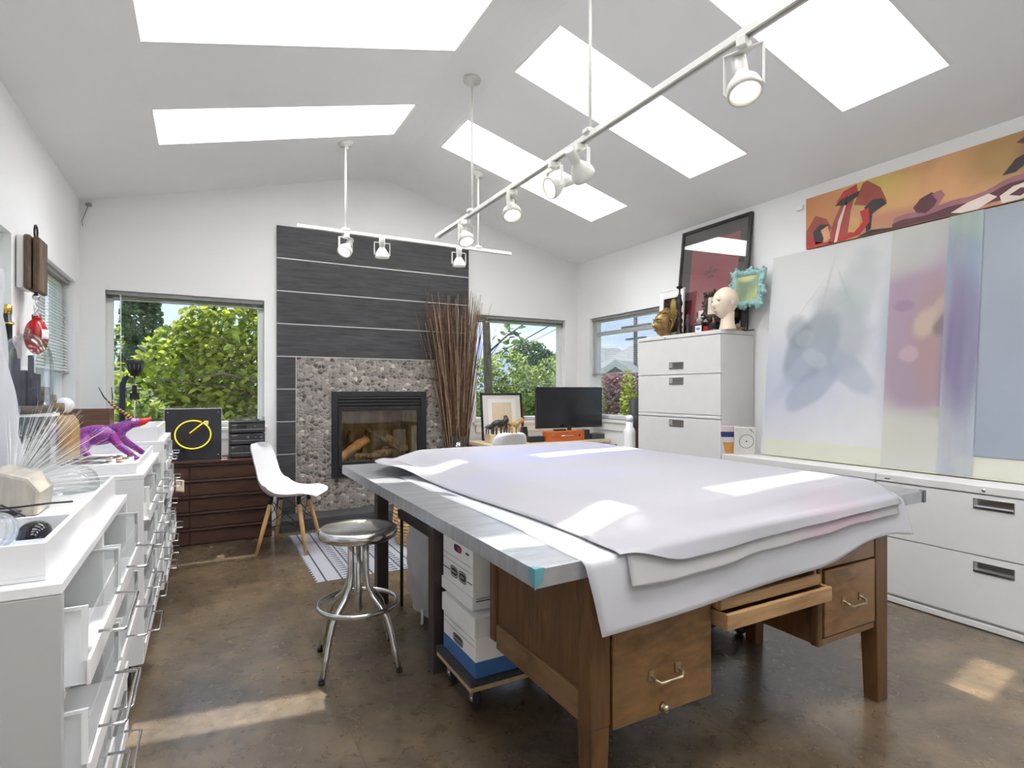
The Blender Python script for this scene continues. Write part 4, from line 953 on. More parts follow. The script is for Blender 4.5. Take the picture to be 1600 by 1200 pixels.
bx('desk_top', M_oakh, .925, 2.385, Yf - .0, Yk, DZ - .03, DZ, t, .003)
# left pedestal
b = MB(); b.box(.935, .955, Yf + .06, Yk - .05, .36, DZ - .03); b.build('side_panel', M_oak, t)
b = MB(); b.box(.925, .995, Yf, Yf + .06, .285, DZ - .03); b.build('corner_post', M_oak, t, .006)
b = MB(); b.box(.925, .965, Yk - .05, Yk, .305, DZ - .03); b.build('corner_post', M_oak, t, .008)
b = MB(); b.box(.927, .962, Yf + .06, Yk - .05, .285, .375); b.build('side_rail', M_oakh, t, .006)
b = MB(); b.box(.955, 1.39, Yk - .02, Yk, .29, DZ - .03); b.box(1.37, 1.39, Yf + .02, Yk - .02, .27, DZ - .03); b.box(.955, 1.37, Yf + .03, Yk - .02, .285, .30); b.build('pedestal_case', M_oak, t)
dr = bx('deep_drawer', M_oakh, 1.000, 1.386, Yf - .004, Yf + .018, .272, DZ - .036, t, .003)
def pull(par, xc, zc, y, w=.105):
    b = MB()
    b.tube([(xc - w / 2, y, zc + .012), (xc - w / 2, y - .022, zc + .006), (xc - w / 2 + .012, y - .030, zc - .002), (xc + w / 2 - .012, y - .030, zc - .002), (xc + w / 2, y - .022, zc + .006), (xc + w / 2, y, zc + .012)], .0055, 10)
    for s_ in (-1, 1): b.box(xc + s_ * w / 2 - .010, xc + s_ * w / 2 + .010, y - .004, y, zc - .002, zc + .028)
    b.build('handle', M_brass, par, .001)
pull(dr, 1.19, .382, Yf - .004)
b = MB(); b.xf = Matrix.Translation((1.183, Yf - .004, .292)) @ Matrix.Rotation(R(90), 4, 'X'); b.lathe([(.014, 0), (.012, .008), (.008, .012), (.012, .02), (.001, .022)], (0, 0, 0), 16); b.xf = None; b.build('lock_knob', M_brass, dr)
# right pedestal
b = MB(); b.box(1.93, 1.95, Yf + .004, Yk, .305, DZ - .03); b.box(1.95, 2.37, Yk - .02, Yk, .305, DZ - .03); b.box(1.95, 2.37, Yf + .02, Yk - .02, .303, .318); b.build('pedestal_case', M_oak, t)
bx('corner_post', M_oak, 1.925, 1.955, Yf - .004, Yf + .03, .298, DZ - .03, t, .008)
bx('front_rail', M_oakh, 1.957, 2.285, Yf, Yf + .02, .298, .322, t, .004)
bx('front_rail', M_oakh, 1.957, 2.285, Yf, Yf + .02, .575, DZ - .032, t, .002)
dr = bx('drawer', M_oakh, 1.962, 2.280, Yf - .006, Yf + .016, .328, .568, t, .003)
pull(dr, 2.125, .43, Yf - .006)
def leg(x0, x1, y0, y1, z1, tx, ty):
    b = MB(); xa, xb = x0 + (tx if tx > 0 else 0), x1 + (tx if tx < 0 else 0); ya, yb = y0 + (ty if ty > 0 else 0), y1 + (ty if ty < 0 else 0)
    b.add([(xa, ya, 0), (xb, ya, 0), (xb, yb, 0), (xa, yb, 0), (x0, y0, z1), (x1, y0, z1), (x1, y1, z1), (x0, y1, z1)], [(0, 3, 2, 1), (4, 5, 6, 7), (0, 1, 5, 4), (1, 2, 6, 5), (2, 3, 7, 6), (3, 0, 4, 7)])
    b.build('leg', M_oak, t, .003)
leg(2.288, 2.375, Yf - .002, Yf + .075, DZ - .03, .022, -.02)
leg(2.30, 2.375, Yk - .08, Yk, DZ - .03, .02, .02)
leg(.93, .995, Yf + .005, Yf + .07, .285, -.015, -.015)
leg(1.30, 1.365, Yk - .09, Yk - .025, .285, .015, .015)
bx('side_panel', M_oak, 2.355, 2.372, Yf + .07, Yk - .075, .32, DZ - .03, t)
for (z0, z1, y0, xo, curve) in ((.487, .536, 1.185, 0, 0), (.538, .585, 1.215, .006, 1)):
    dr = MB(); xa, xb = 1.396 + xo, 1.922 - xo * 3
    dr.box(xa, xb, y0, y0 + .016, z0, z1 - (.012 if curve else 0)); dr.box(xa, xa + .012, y0 + .016, 1.70, z0, z1); dr.box(xb - .012, xb, y0 + .016, 1.70, z0, z1); dr.box(xa + .012, xb - .012, 1.69, 1.70, z0, z1); dr.box(xa + .012, xb - .012, y0 + .016, 1.69, z0, z0 + .006)
    dr.build('pencil_tray' if curve else 'centre_drawer', M_maple, t, .003)

# ================================================================== BOXES ON THE DOLLY
M_card = mat('white_card', srgb(240, 238, 232), .75, var=.02, scale=30)
M_cardin = mat('brown_card', srgb(176, 160, 140), .8, var=.05)
M_blue = mat('blue_card', srgb(62, 104, 160), .7, var=.04)
M_ink = mat('black_ink', (.03, .03, .03), .6)
M_carpet = mat('grey_carpet', (0.045, 0.045, 0.05), .95, var=.5, scale=180, bump=.8)
M_ply = mat('plywood_edge', srgb(190, 160, 110), .7, var=.1, scale=60)
t = thing('furniture_dolly', (1.10, 2.06, 0), 'carpeted plywood dolly on black casters carrying two storage boxes', 'dolly')
bx('platform', M_ply, .862, 1.33, 1.89, 2.235, .104, .122, t, .002)
bx('carpet_pad', M_carpet, .858, 1.10, 1.885, 2.240, .1225, .146, t, .006)
def caster(par, x, y, r, top, name='caster', w=.022):
    b = MB(); b.xf = Matrix.Translation((x, y, r)) @ Matrix.Rotation(R(90), 4, 'Y'); b.lathe([(.001, -w / 2), (r * .92, -w / 2), (r, -w / 4), (r, w / 4), (r * .92, w / 2), (.001, w / 2)], (0, 0, 0), 24); b.xf = None
    c = b.build(name, M_rubber, par)
    b = MB(); b.box(x - w / 2 - .006, x - w / 2 - .002, y - .015, y + .015, r - .01, top - .004); b.box(x + w / 2 + .002, x + w / 2 + .006, y - .015, y + .015, r - .01, top - .004); b.box(x - w / 2 - .014, x + w / 2 + .014, y - .03, y + .03, top - .004, top); b.tube([(x - w / 2 - .008, y, r), (x + w / 2 + .008, y, r)], .006, 8)
    b.build('caster_bracket', M_chrome, c)
for (x, y) in ((.915, 1.965), (.915, 2.19), (1.28, 1.965), (1.28, 2.19)): caster(t, x, y, .041, .104)
def ring2(b, y, z, w, h, X, th, mi=0):
    n = 24; o = []; i_ = []
    for k in range(n):
        a = 2 * math.pi * k / n; cx_ = math.copysign(abs(math.cos(a)) ** .6, math.cos(a)); sx_ = math.copysign(abs(math.sin(a)) ** .6, math.sin(a))
        o.append((X, y + cx_ * w / 2, z + sx_ * h / 2)); i_.append((X, y + cx_ * (w / 2 - th), z + sx_ * (h / 2 - th)))
    b.add(o + i_, [(k, (k + 1) % n, n + (k + 1) % n, n + k) for k in range(n)], mi)
def disk2(b, y, z, w, h, X, mi=0):
    n = 24; b.add([(X, y + math.copysign(abs(math.cos(2 * math.pi * k / n)) ** .6, math.cos(2 * math.pi * k / n)) * w / 2, z + math.copysign(abs(math.sin(2 * math.pi * k / n)) ** .6, math.sin(2 * math.pi * k / n)) * h / 2) for k in range(n)], [tuple(range(n))], mi)
lx = .886
t = thing('storage_box', (1.07, 2.06, .147), 'lower white cardboard storage box with a blue base, resting on the dolly', 'storage box', 'cardboard storage boxes')
bx('carton', M_card, lx, 1.27, 1.90, 2.215, .1475, .345, t, .002)
bx('blue_base', M_blue, lx - .001, 1.271, 1.899, 2.216, .1472, .208, t, .002)
bx('lid', M_card, lx - .006, 1.276, 1.893, 2.222, .300, .373, t, .003)
b = MB(); X = lx - .0022
ring2(b, 2.06, .232, .10, .036, X, .004); disk2(b, 2.06, .232, .085, .024, X)
for z in (.262, .285): b.box(X, X + .0005, 1.905, 2.21, z, z + .0012)
b.build('printed_marks', M_ink, t, fixn=False)
b = MB(); text_mesh(b, 'BANKERS BOX', (X - .0004, 2.06, .232), (0, -1, 0), (0, 0, 1), .0135); b.build('lettering', M_card, t, fixn=False)
ux = .905
t = thing('storage_box', (1.09, 2.12, .374), 'upper white cardboard storage box, its oval hand hole showing pink inside', 'storage box', 'cardboard storage boxes')
bx('carton', M_card, ux, 1.285, 1.965, 2.268, .3735, .665, t, .002)
bx('lid', M_card, ux - .006, 1.291, 1.958, 2.275, .3745, .425, t, .003)
b = MB(); X = ux - .0015; disk2(b, 2.11, .578, .075, .030, X, 0); disk2(b, 2.095, .576, .032, .020, X - .0005, 1); b.build('hand_hole', [M_ink, mat('pink_folder', srgb(170, 60, 130), .5)], t, fixn=False)
b = MB()
ring2(b, 2.145, .475, .075, .045, X - .0005, .004); disk2(b, 2.145, .475, .06, .03, X - .0005); ring2(b, 2.06, .475, .075, .045, X - .0005, .004); disk2(b, 2.06, .475, .06, .03, X - .0005)
b.box(X, X + .0005, 1.97, 2.015, .470, .474); b.box(X, X + .0005, 2.19, 2.265, .470, .474)
for z in (.535, .512): b.box(X, X + .0005, 1.97, 2.265, z, z + .001)
b.box(X, X + .0005, 2.0, 2.03, .575, .583)
b.box(ux + .01, 1.28, 1.957, 1.9575, .408, .412); b.box(ux + .01, 1.28, 1.957, 1.9575, .418, .420)
b.build('printed_marks', M_ink, t, fixn=False)
b = MB(); text_mesh(b, 'BANKERS', (X - .001, 2.145, .475), (0, -1, 0), (0, 0, 1), .0115); text_mesh(b, 'BOX', (X - .001, 2.06, .475), (0, -1, 0), (0, 0, 1), .016); b.build('lettering', M_card, t, fixn=False)

# ================================================================== BAG STAND
t = thing('laundry_stand', (1.17, 2.87, 0), 'black framed stand with a dark lid under the far table end', 'stand')
for (x, y) in ((.985, 3.10), (1.36, 3.10), (1.36, 2.62), (.985, 2.62)):
    b = MB(); b.tube([(x, y, 0), (x, y, .53)], .009, 10); b.build('post', M_blackm, t)
b = MB(); b.box(.972, 1.372, 2.60, 3.115, .532, .546); b.box(.965, .972, 2.60, 3.115, .50, .548); b.build('lid', M_black, t, .003)
b = MB(); b.box(1.34, 1.35, 2.64, 3.09, .15, .52); b.build('side_panel', mat('grey_cloth', (.10, .10, .11), .8), t)
M_bag = filmmat('milky_plastic', srgb(226, 226, 226), .85, .35, .25, .05, 6)
t = thing('plastic_bag', (1.13, 2.86, .03), 'crumpled milky white plastic bag hanging in the black stand', 'plastic bag')
b = MB()
def fn(u, v):
    a = u * 2 * math.pi; z = .04 + .46 * v; rx = .13 + .03 * math.sin(v * 3) ; ry = .20 + .02 * v
    n_ = .010 * math.sin(a * 7 + v * 9) + .008 * math.sin(a * 13 - v * 5)
    return (1.14 + (rx + n_) * math.copysign(abs(math.cos(a)) ** .5, math.cos(a)), 2.85 + (ry + n_) * math.copysign(abs(math.sin(a)) ** .5, math.sin(a)), z)
b.grid(fn, 72, 24); b.lathe([(.001, 0), (.12, .0), (.125, .012)], (1.14, 2.85, .03), 24, sy=1.5); b.build('bag_film', M_bag, t, fixn=False)
b = MB(); b.tube([(.995, 2.79, .005), (1.01, 2.82, .07)], .007, 8); b.build('white_peg', M_whitepl, t)
t = thing('wheeled_base', (2.32, 2.12, 0), 'low dark wheeled base deep under the work table', 'trolley')
bx('deck', M_blackm, 2.08, 2.47, 1.90, 2.24, .085, .11, t, .003)
for (x, y) in ((2.36, 1.93), (2.12, 1.93), (2.36, 2.2)): caster(t, x, y, .035, .085)

# ================================================================== HEADS
def head_mesh(b, scale=1.0, mi=0, nose=1.0, neck=True, squash=1.0):
    """head facing +x, chin low; origin at centre of the skull"""
    def fn(u, v):
        ph = (u - .5) * 2 * math.pi; th = math.pi * v            # ph=0 faces +x ; th 0 = crown
        x = math.sin(th) * math.cos(ph); y = math.sin(th) * math.sin(ph); z = math.cos(th)
        rx, ry, rz = .100, .078, .122
        X, Y, Z = rx * x, ry * y, rz * z
        if z < 0:   # jaw narrows
            k = -z; Y *= 1 - .34 * k; X = X * (1 - .25 * k) + (.022 * k)
        else: X = X * (1 + .12 * z * (1 - z)) - .010 * z; Y *= 1 + .10 * z * (1 - z) * 2; Z *= 1 - .05 * z * z
        if X > 0:
            def g(cy, cz, sy_, sz_): return math.exp(-((Y - cy) / sy_) ** 2 - ((Z - cz) / sz_) ** 2)
            f = sm(.03, .08, X)
            X += f * nose * (.022 * g(0, -.030, .011, .016) + .012 * g(0, -.008, .008, .022))
            X -= f * .010 * (g(.031, .004, .018, .011) + g(-.031, .004, .018, .011))
            X += f * .006 * (g(.031, .004, .010, .006) + g(-.031, .004, .010, .006))
            X += f * (.009 * g(0, -.064, .022, .006) + .010 * g(0, -.074, .018, .006) - .004 * g(0, -.069, .025, .002))
            X += f * .012 * g(0, -.105, .022, .016)
            X += f * .004 * (g(.035, .022, .02, .006) + g(-.035, .022, .02, .006))
        return (X * scale, Y * scale, Z * scale * squash)
    b.grid(fn, 72, 56, mi)
    for s_ in (-1, 1): b.ball((-.005 * scale, s_ * .074 * scale, -.005 * scale), .022 * scale, 12, 8, mi, (.55, .35, 1.3))
    if neck:
        b.lathe([(.062, -.205), (.060, -.19), (.052, -.16), (.048, -.12), (.050, -.07)], (-.018 * scale, 0, 0), 32, mi) if scale == 1 else b.lathe([(.062 * scale, -.205 * scale), (.052 * scale, -.16 * scale), (.048 * scale, -.12 * scale), (.05 * scale, -.07 * scale)], (-.018 * scale, 0, 0), 32, mi)
CZ = 1.689
M_manq = mat('mannequin_skin', srgb(222, 206, 184), .35, var=.02)
s_ = 1.0
t = thing('mannequin_head', (3.55, 3.035, CZ), 'bald cream mannequin head at the near end of the tall cabinet top', 'mannequin head', None, R(168))
b = MB(); b.xf = Matrix.Translation((.0, 0, .212 * 1.0)) @ Matrix.Diagonal((1.03, 1.05, 1.04, 1)); head_mesh(b); b.xf = None; b.lathe([(.001, 0), (.064, 0), (.064, .008), (.062, .010)], (-.018, 0, 0), 32); b.build('head', M_manq, t, world=False)
M_brow = mat('painted_brow', (.10, .06, .05), .5); M_lip = mat('painted_lips', srgb(170, 110, 100), .4)
for sy in (-1, 1):
    b = MB(); b.ball((.088, sy * .033, .219), .0135, 12, 8, 0, (.35, 1.35, .45)); b.tube([(.0895, sy * (.016), .243), (.089, sy * .033, .249), (.079, sy * .050, .243)], .0014, 6); b.build('painted_eye', M_brow, t, world=False)
b = MB(); b.ball((.099, 0, .138), .013, 12, 8, 0, (.4, 1.3, .45)); b.build('painted_lips', M_lip, t, world=False)
M_bronze = mat('gilded_bronze', srgb(140, 112, 66), .42, metal=.55, var=.35, scale=30, bump=.2)
t = thing('statue_head', (3.57, 3.715, CZ), 'gilded bronze deity head with curled hair at the far end of the cabinet top', 'statue', None, R(172))
b = MB(); b.xf = Matrix.Translation((0, 0, .118)) @ Matrix.Diagonal((1.12, 1.2, 1.05, 1)); head_mesh(b, .88, 0, 1.35, False); b.xf = None
for sy in (-1, 1):
    b.tube([(.098, sy * .012, .148), (.094, sy * .030, .156), (.080, sy * .050, .152), (.064, sy * .062, .142)], [.004, .005, .004, .002], 8)
    b.ball((.081, sy * .036, .129), .014, 12, 8, 0, (.75, 1.3, .62)); b.tube([(.098, sy * .018, .124), (.094, sy * .036, .119), (.078, sy * .054, .124)], .0025, 6)
b.ball((.101, 0, .062), .014, 12, 8, 0, (.6, 1.5, .32)); b.ball((.099, 0, .053), .013, 12, 8, 0, (.6, 1.2, .36))
b.lathe([(.001, 0), (.045, 0), (.043, .03), (.046, .05)], (-.015, 0, 0), 24); b.build('face', M_bronze, t, world=False)
b = MB(); random.seed(3)
for i in range(190):
    th = random.uniform(0, 1.25); ph = random.uniform(-math.pi, math.pi)
    if math.cos(ph) > .2 and th > .85: continue
    if th > 1.0 and math.cos(ph) > -.2: continue
    b.ball((-.012 + .090 * math.sin(th) * math.cos(ph) * 1.08, .080 * math.sin(th) * math.sin(ph) * 1.03, .122 + .112 * math.cos(th)), .0105, 6, 5)
for i in range(40):
    th = random.uniform(0, 1.9); ph = random.uniform(-math.pi, math.pi); b.ball((-.02 + .028 * math.sin(th) * math.cos(ph), .028 * math.sin(th) * math.sin(ph), .228 + .026 * math.cos(th)), .008, 6, 5)
b.ball((-.02, 0, .225), .027, 10, 8)
for sy in (-1, 1): b.tube([(.0, sy * .086, .150), (-.012, sy * .094, .145), (-.022, sy * .095, .12), (-.012, sy * .090, .085), (.0, sy * .084, .05)], [.007, .009, .009, .008, .006], 8)
b.build('curled_hair', M_bronze, t, world=False)
# framed picture (white) behind the statue
def upright(name, c, w, h, th, yaw, tilt, label, cat, group=None):
    t = thing(name, c, label, cat, group); t.rotation_euler = Euler((0, tilt, yaw)); return t
M_wframe = mat('white_frame', (.78, .78, .77), .35)
t = upright('picture_frame', (3.66, 3.745, CZ), .3, .44, .02, 0, R(3), 'white picture frame holding a dark photograph of a gilt statue, at the far end', 'picture frame')
b = MB(); w2, h2 = .145, .435
b.box(0, .02, -w2, -w2 + .05, 0, h2); b.box(0, .02, w2 - .05, w2, 0, h2); b.box(0, .02, -w2 + .05, w2 - .05, 0, .05); b.box(0, .02, -w2 + .05, w2 - .05, h2 - .075, h2); b.box(-.004, .022, -w2 - .004, w2 + .004, h2 - .012, h2); b.build('frame', M_wframe, t, .002, world=False)
bx('photograph', paintmat('statue_photo', srgb(38, 26, 22), [(-.02, .30, .03, .05, 0, .3, srgb(176, 150, 86), .9, .8), (-.02, .21, .05, .07, 10, .3, srgb(140, 112, 58), .9, .8), (-.03, .12, .06, .06, 0, .4, srgb(90, 64, 34), .9, .8)], .3, 30, .3), .008, .012, -w2 + .05, w2 - .05, .05, h2 - .075, t, world=False)
# iron candlestick
M_iron = mat('cast_iron', (0.022, 0.020, 0.020), .45, metal=.4, var=.4, scale=80, bump=.4)
b = MB(); prof = [(.034, 0), (.036, .012), (.022, .03), (.018, .05), (.026, .07), (.016, .09), (.024, .11), (.028, .13), (.014, .15), (.022, .17), (.024, .19), (.012, .21), (.018, .235), (.026, .265), (.022, .29), (.010, .315), (.018, .335), (.008, .352), (.006, .38), (.010, .392), (.026, .400), (.028, .414), (.001, .412)]
b.lathe(prof, (3.55, 3.515, CZ), 10)
for i in range(26):
    z = .05 + i * .011; a = i * 2.1; b.ball((3.55 + .02 * math.cos(a), 3.515 + .02 * math.sin(a), CZ + z), .0065, 6, 5)
tag(b.build('candlestick', M_iron, loc=(3.55, 3.515, CZ)), 'tall knobbly black iron candlestick on the cabinet top', 'candlestick')
b = MB(); b.lathe([(.001, 0), (.018, 0), (.020, .02), (.012, .05), (.019, .075), (.020, .12), (.012, .15), (.014, .165), (.001, .168)], (3.56, 3.43, CZ), 14)
for i in range(14): b.ball((3.56 + .018 * math.cos(i * 1.9), 3.43 + .018 * math.sin(i * 1.9), CZ + .015 + i * .0095), .006, 6, 4)
tag(b.build('beaded_figurine', mat('dark_purple_beads', (.05, .02, .028), .4, var=.5, scale=90), loc=(3.56, 3.43, CZ)), 'small dark beaded figurine beside the iron candlestick', 'figurine')
# glass ornament with pale card
t = thing('glass_goblet', (3.60, 3.345, CZ), 'small clear stemmed glass ornament in the middle of the cabinet top', 'glass')
b = MB(); b.lathe([(.001, 0), (.028, 0), (.027, .004), (.006, .008), (.005, .045), (.014, .055), (.030, .075), (.036, .10), (.034, .135), (.031, .135), (.033, .10), (.027, .078), (.001, .066)], (3.60, 3.345, CZ), 24); b.build('bowl', M_glass, t)
b = MB()
random.seed(5)
for i in range(24): b.ball((3.60 + random.uniform(-.018, .018), 3.345 + random.uniform(-.018, .018), CZ + random.uniform(.085, .12)), .008, 6, 4)
b.build('shell_filling', mat('pale_pink_shells', srgb(200, 170, 168), .5, var=.2, scale=80), t)
bx0 = bx('note_card', paintmat('sketch_card', srgb(226, 222, 216), [(.0, .02, .03, .012, 20, .3, srgb(150, 140, 136), .7, 1.5)], .05, 30), 3.655, 3.658, 3.305, 3.405, CZ + .10, CZ + .20)
tag(bx0, 'pale card with a faint sketch standing behind the small glass', 'card')
bx('card_stand', M_iron, 3.66, 3.675, 3.34, 3.37, CZ, CZ + .13, bx0)
tag(bx('greeting_card', paintmat('scribble_card', srgb(222, 220, 226), [(.0, .03, .02, .01, 0, .3, srgb(90, 90, 140), .8, 2)], .05, 40), 3.515, 3.518, 3.245, 3.31, CZ, CZ + .055), 'small white scribbled card lying against the cabinet lip', 'card')
tag(bx('trinket_box', mat('crimson_lacquer', srgb(150, 24, 44), .3, var=.1), 3.525, 3.56, 3.195, 3.235, CZ, CZ + .045, None, .003), 'tiny crimson box on the cabinet top beside the scribbled card', 'box')
b = MB(); b.prism([(3.30, CZ), (3.22, CZ), (3.19, CZ + .06), (3.22, CZ + .085), (3.30, CZ + .035)], 3.60, 3.68, 'x'); tag(b.build('black_pouch', M_black, bevel=.006), 'soft black pouch behind the crimson box', 'pouch')
# ornate hand mirror frame
def ornate(name, c, w, h, label, mats, nb, tiltdeg, yaw, pic, handle=False, cat='picture frame'):
    t = thing(name, c, label, cat); t.rotation_euler = Euler((0, R(tiltdeg), R(yaw)))
    b = MB(); n = 72; zc = h / 2 + (.11 if handle else .0); out = []; inn = []
    for k in range(n):
        a = 2 * math.pi * k / n; ca, sa = math.cos(a), math.sin(a)
        q = 1 / max(abs(ca), abs(sa)); bump = 1 + .10 * math.sin(a * nb) + .05 * math.sin(a * nb * 2.3 + 1) + .10 * max(0, math.cos(4 * (a - math.pi / 4)))
        rr_ = .5 * q ** .55 * bump
        out.append((w * rr_ * ca, zc + h * rr_ * sa)); qi = .5 * q; inn.append((w * .60 * qi * ca, zc + h * .62 * qi * sa))
    vs = [(0, y, z) for y, z in out] + [(-.022, y * .93, zc + (z - zc) * .93) for y, z in out] + [(-.030, (y + iy) / 2, (z + iz) / 2) for (y, z), (iy, iz) in zip(out, inn)] + [(-.012, y, z) for y, z in inn] + [(0, y, z) for y, z in inn]
    fs = []
    for L in range(4):
        for k in range(n): fs.append((L * n + k, L * n + (k + 1) % n, (L + 1) * n + (k + 1) % n, (L + 1) * n + k))
    for k in range(n): fs.append((4 * n + k, 4 * n + (k + 1) % n, (k + 1) % n, k))
    b.add(vs, fs, 0, True)
    for k in range(0, n, 3): y, z = out[k]; b.ball((-.018, y * .97, zc + (z - zc) * .97), .011, 7, 5)
    for k in range(0, n, 4): y, z = out[k]; iy, iz = inn[k]; b.ball((-.028, (y * .55 + iy * .45), (z * .55 + iz * .45)), .010, 7, 5)
    b.build('frame', mats, t, world=False)
    bx('picture', pic, -.012, -.008, -w * .31, w * .31, zc - h * .32, zc + h * .32, t, world=False)
    if handle:
        b = MB(); b.lathe([(.001, 0), (.034, 0), (.036, .012), (.018, .028), (.010, .05), (.016, .075), (.010, .10), (.02, .125)], (-.012, 0, 0), 18); b.build('stand_stem', mat('mossy_gilt', srgb(120, 116, 78), .5, var=.3, scale=40), t, world=False)
    return t
pic1 = paintmat('ivory_icon', srgb(214, 208, 184), [(0, .24, .036, .070, 0, .12, srgb(150, 146, 140), .8, .3), (0, .235, .028, .058, 0, .2, srgb(206, 200, 190), .9, .4), (0, .265, .012, .014, 0, .2, srgb(110, 104, 110), .9, .3), (0, .225, .014, .038, 0, .3, srgb(120, 116, 128), .8, .6)], .08, 40, .5)
ornate('standing_frame', (3.635, 3.22, CZ), .205, .225, 'dark ornate standing frame around an ivory icon of a robed figure', [mat('dark_gilt', srgb(70, 56, 50), .4, var=.5, scale=26, metal=.3)], 9, 4, 8, pic1, True)
pic2 = paintmat('faded_green_print', srgb(168, 178, 128), [(.03, .17, .05, .10, 0, .5, srgb(96, 122, 104), .8, 1.2), (-.04, .20, .04, .07, 0, .5, srgb(110, 132, 112), .7, 1.2), (0, .24, .06, .03, 0, .5, srgb(206, 206, 140), .8, .6)], .15, 30, .5)
o = ornate('framed_icon', (3.74, 2.99, CZ + .175), .30, .31, 'pale teal carved frame with leafy corners round a faded green print', [mat('teal_plaster', srgb(150, 190, 188), .6, var=.25, scale=22)], 8, 3, 6, pic2)
b = MB(); b.tube([(.012, 0, -.175), (.012, 0, .10)], .006, 8); b.tube([(.012, -.06, -.172), (.012, .06, -.172)], .005, 8); b.tube([(-.05, 0, -.172), (.012, 0, -.172)], .005, 8); b.build('iron_stand', M_iron, o, world=False)
tag(bx('old_book', mat('tan_leather', srgb(140, 108, 66), .7, var=.2, scale=40), 3.62, 3.74, 2.865 + .16, 3.01 + .0, CZ, CZ + .03, None, .003), None, None)
o = bpy.data.objects['old_book']; tag(o, 'small tan leather book lying behind the mannequin head', 'book')
b = MB(); b.lathe([(.05, 0), (.052, .03), (.046, .06), (.030, .085), (.001, .098)], (3.69, 2.955, CZ + .0), 24); b.xf = None
# poster
POX = 3.728
t = thing('framed_poster', (POX, 3.385, CZ), 'large black-framed poster with a pink sheet on dark grey, leaning on the wall', 'framed poster'); t.rotation_euler = (0, R(6.2), 0)
PH = .965; hw = .37
b = MB(); f = .028
b.box(-.005, .022, -hw, -hw + f, 0, PH); b.box(-.005, .022, hw - f, hw, 0, PH); b.box(-.005, .022, -hw + f, hw - f, 0, f); b.box(-.005, .022, -hw + f, hw - f, PH - f, PH); b.build('frame', M_black, t, .002, world=False)
bx('mat_board', mat('charcoal_mount', srgb(70, 70, 72), .7, var=.03), .010, .014, -hw + f, hw - f, f, PH - f, t, world=False)
bx('pink_sheet', mat('pink_print', srgb(248, 104, 126), .6, var=.03), .008, .0098, -.265, .245, .10, .835, t, world=False)
b = MB(); random.seed(21)
for (z, n_, h_) in ((.575, 2, .022), (.535, 9, .030), (.492, 4, .024)):
    y = .01 + n_ * .0085
    for i in range(n_):
        if not (n_ == 9 and i == 5): b.box(.0070, .0078, y - .011, y, z, z + h_); b.box(.0070, .0078, y - .004, y - .001, z - .001, z + h_ + .001)
        y -= .0165
b.build('faint_printed_lines', mat('dark_red_ink', srgb(110, 40, 50), .6), t, world=False)
b = MB(); b.box(.0005, .0025, -hw + f, hw - f, f, PH - f); b.build('glass', glassmat('picture_glass', (1, 1, 1), .06, .0, .8), t, world=False)

# books beside the leaning painting
t = thing('white_book', (3.60, 2.90, .735), 'white box file with a large black circle on its cover, beside the leaning painting', 'box file', None, 0); t.rotation_euler = Euler((R(7), 0, R(-35)))
b = MB(); b.box(-.075, .075, -.0, .028, 0, .205); b.build('cover', mat('offwhite_cover', srgb(206, 204, 198), .5, var=.02), t, .002, world=False)
b = MB(); n = 40
for k in range(n):
    a0, a1 = 2 * math.pi * k / n, 2 * math.pi * (k + 1) / n
    b.add([(.010 + r_ * math.cos(a), -.0008, .10 + r_ * math.sin(a)) for a, r_ in ((a0, .050), (a1, .050), (a1, .0535), (a0, .0535))], [(0, 1, 2, 3)])
b.add([(.010 + .006 * math.cos(2 * math.pi * k / 16), -.0008, .10 + .006 * math.sin(2 * math.pi * k / 16)) for k in range(16)], [tuple(range(16))])
for i, z in enumerate((.185, .175, .165)): b.add([(.03 + .012 * i, -.0008, z), (.045 + .008 * i, -.0008, z), (.045 + .008 * i, -.0008, z + .006), (.03 + .012 * i, -.0008, z + .006)], [(0, 1, 2, 3)])
b.build('circle_print', M_ink, t, world=False, fixn=False)
t = thing('paperback', (3.555, 2.985, .735), 'slim book with an orange, white and navy spine leaning on the white box file', 'book', None, 0); t.rotation_euler = Euler((R(10), 0, R(-35)))
b = MB(); b.box(-.085, .05, -.0, .018, 0, .215, 0); b.build('cover', paintmat('book_orange', srgb(206, 150, 84), [(0, .17, .5, .055, 0, .02, srgb(214, 198, 200), 1, 0), (0, .15, .5, .022, 0, .02, srgb(40, 52, 110), 1, 0), (0, .11, .5, .02, 0, .02, srgb(214, 206, 210), 1, 0)], .05), t, .001, world=False)

# ================================================================== CORNER DESK AND WHAT STANDS ON IT
M_pale = streakmat('pale_birch', srgb(196, 178, 146), srgb(216, 200, 170), .5, scale=3, stretch=(1, 6, 6), bump=.03)
QZ = .70
t = thing('corner_desk', (3.09, 5.08, 0), 'pale birch desk in the far corner below the window', 'desk')
bx('desk_top', M_pale, 2.38, 3.81, 4.76, 5.42, QZ - .03, QZ, t, .003)
for (x, y) in ((2.41, 4.79), (3.73, 4.79), (2.41, 5.34), (3.73, 5.34)): bx('leg', M_pale, x, x + .045, y, y + .045, 0, QZ - .03, t, .002)
t = thing('monitor', (3.40, 4.93, QZ), 'wide black flat-screen monitor on the corner desk', 'monitor', None, R(-3))
b = MB(); b.box(-.405, .405, -.005, .03, .125, .555); b.build('housing', M_black, t, .004, world=False)
b = MB(); b.box(-.397, .397, -.0075, -.0052, .140, .547); b.build('screen', mat('dark_screen', (0.012, 0.012, 0.014), .22, spec=.6), t, world=False)
b = MB(); b.box(-.12, .12, -.06, .09, 0, .008); b.tube([(0, .03, .0), (0, .03, .2)], .015, 10); b.build('stand', M_black, t, .002, world=False)
t = thing('suitcase', (3.26, 4.83, QZ), 'small orange case with a pale handle and two clasps below the monitor', 'case')
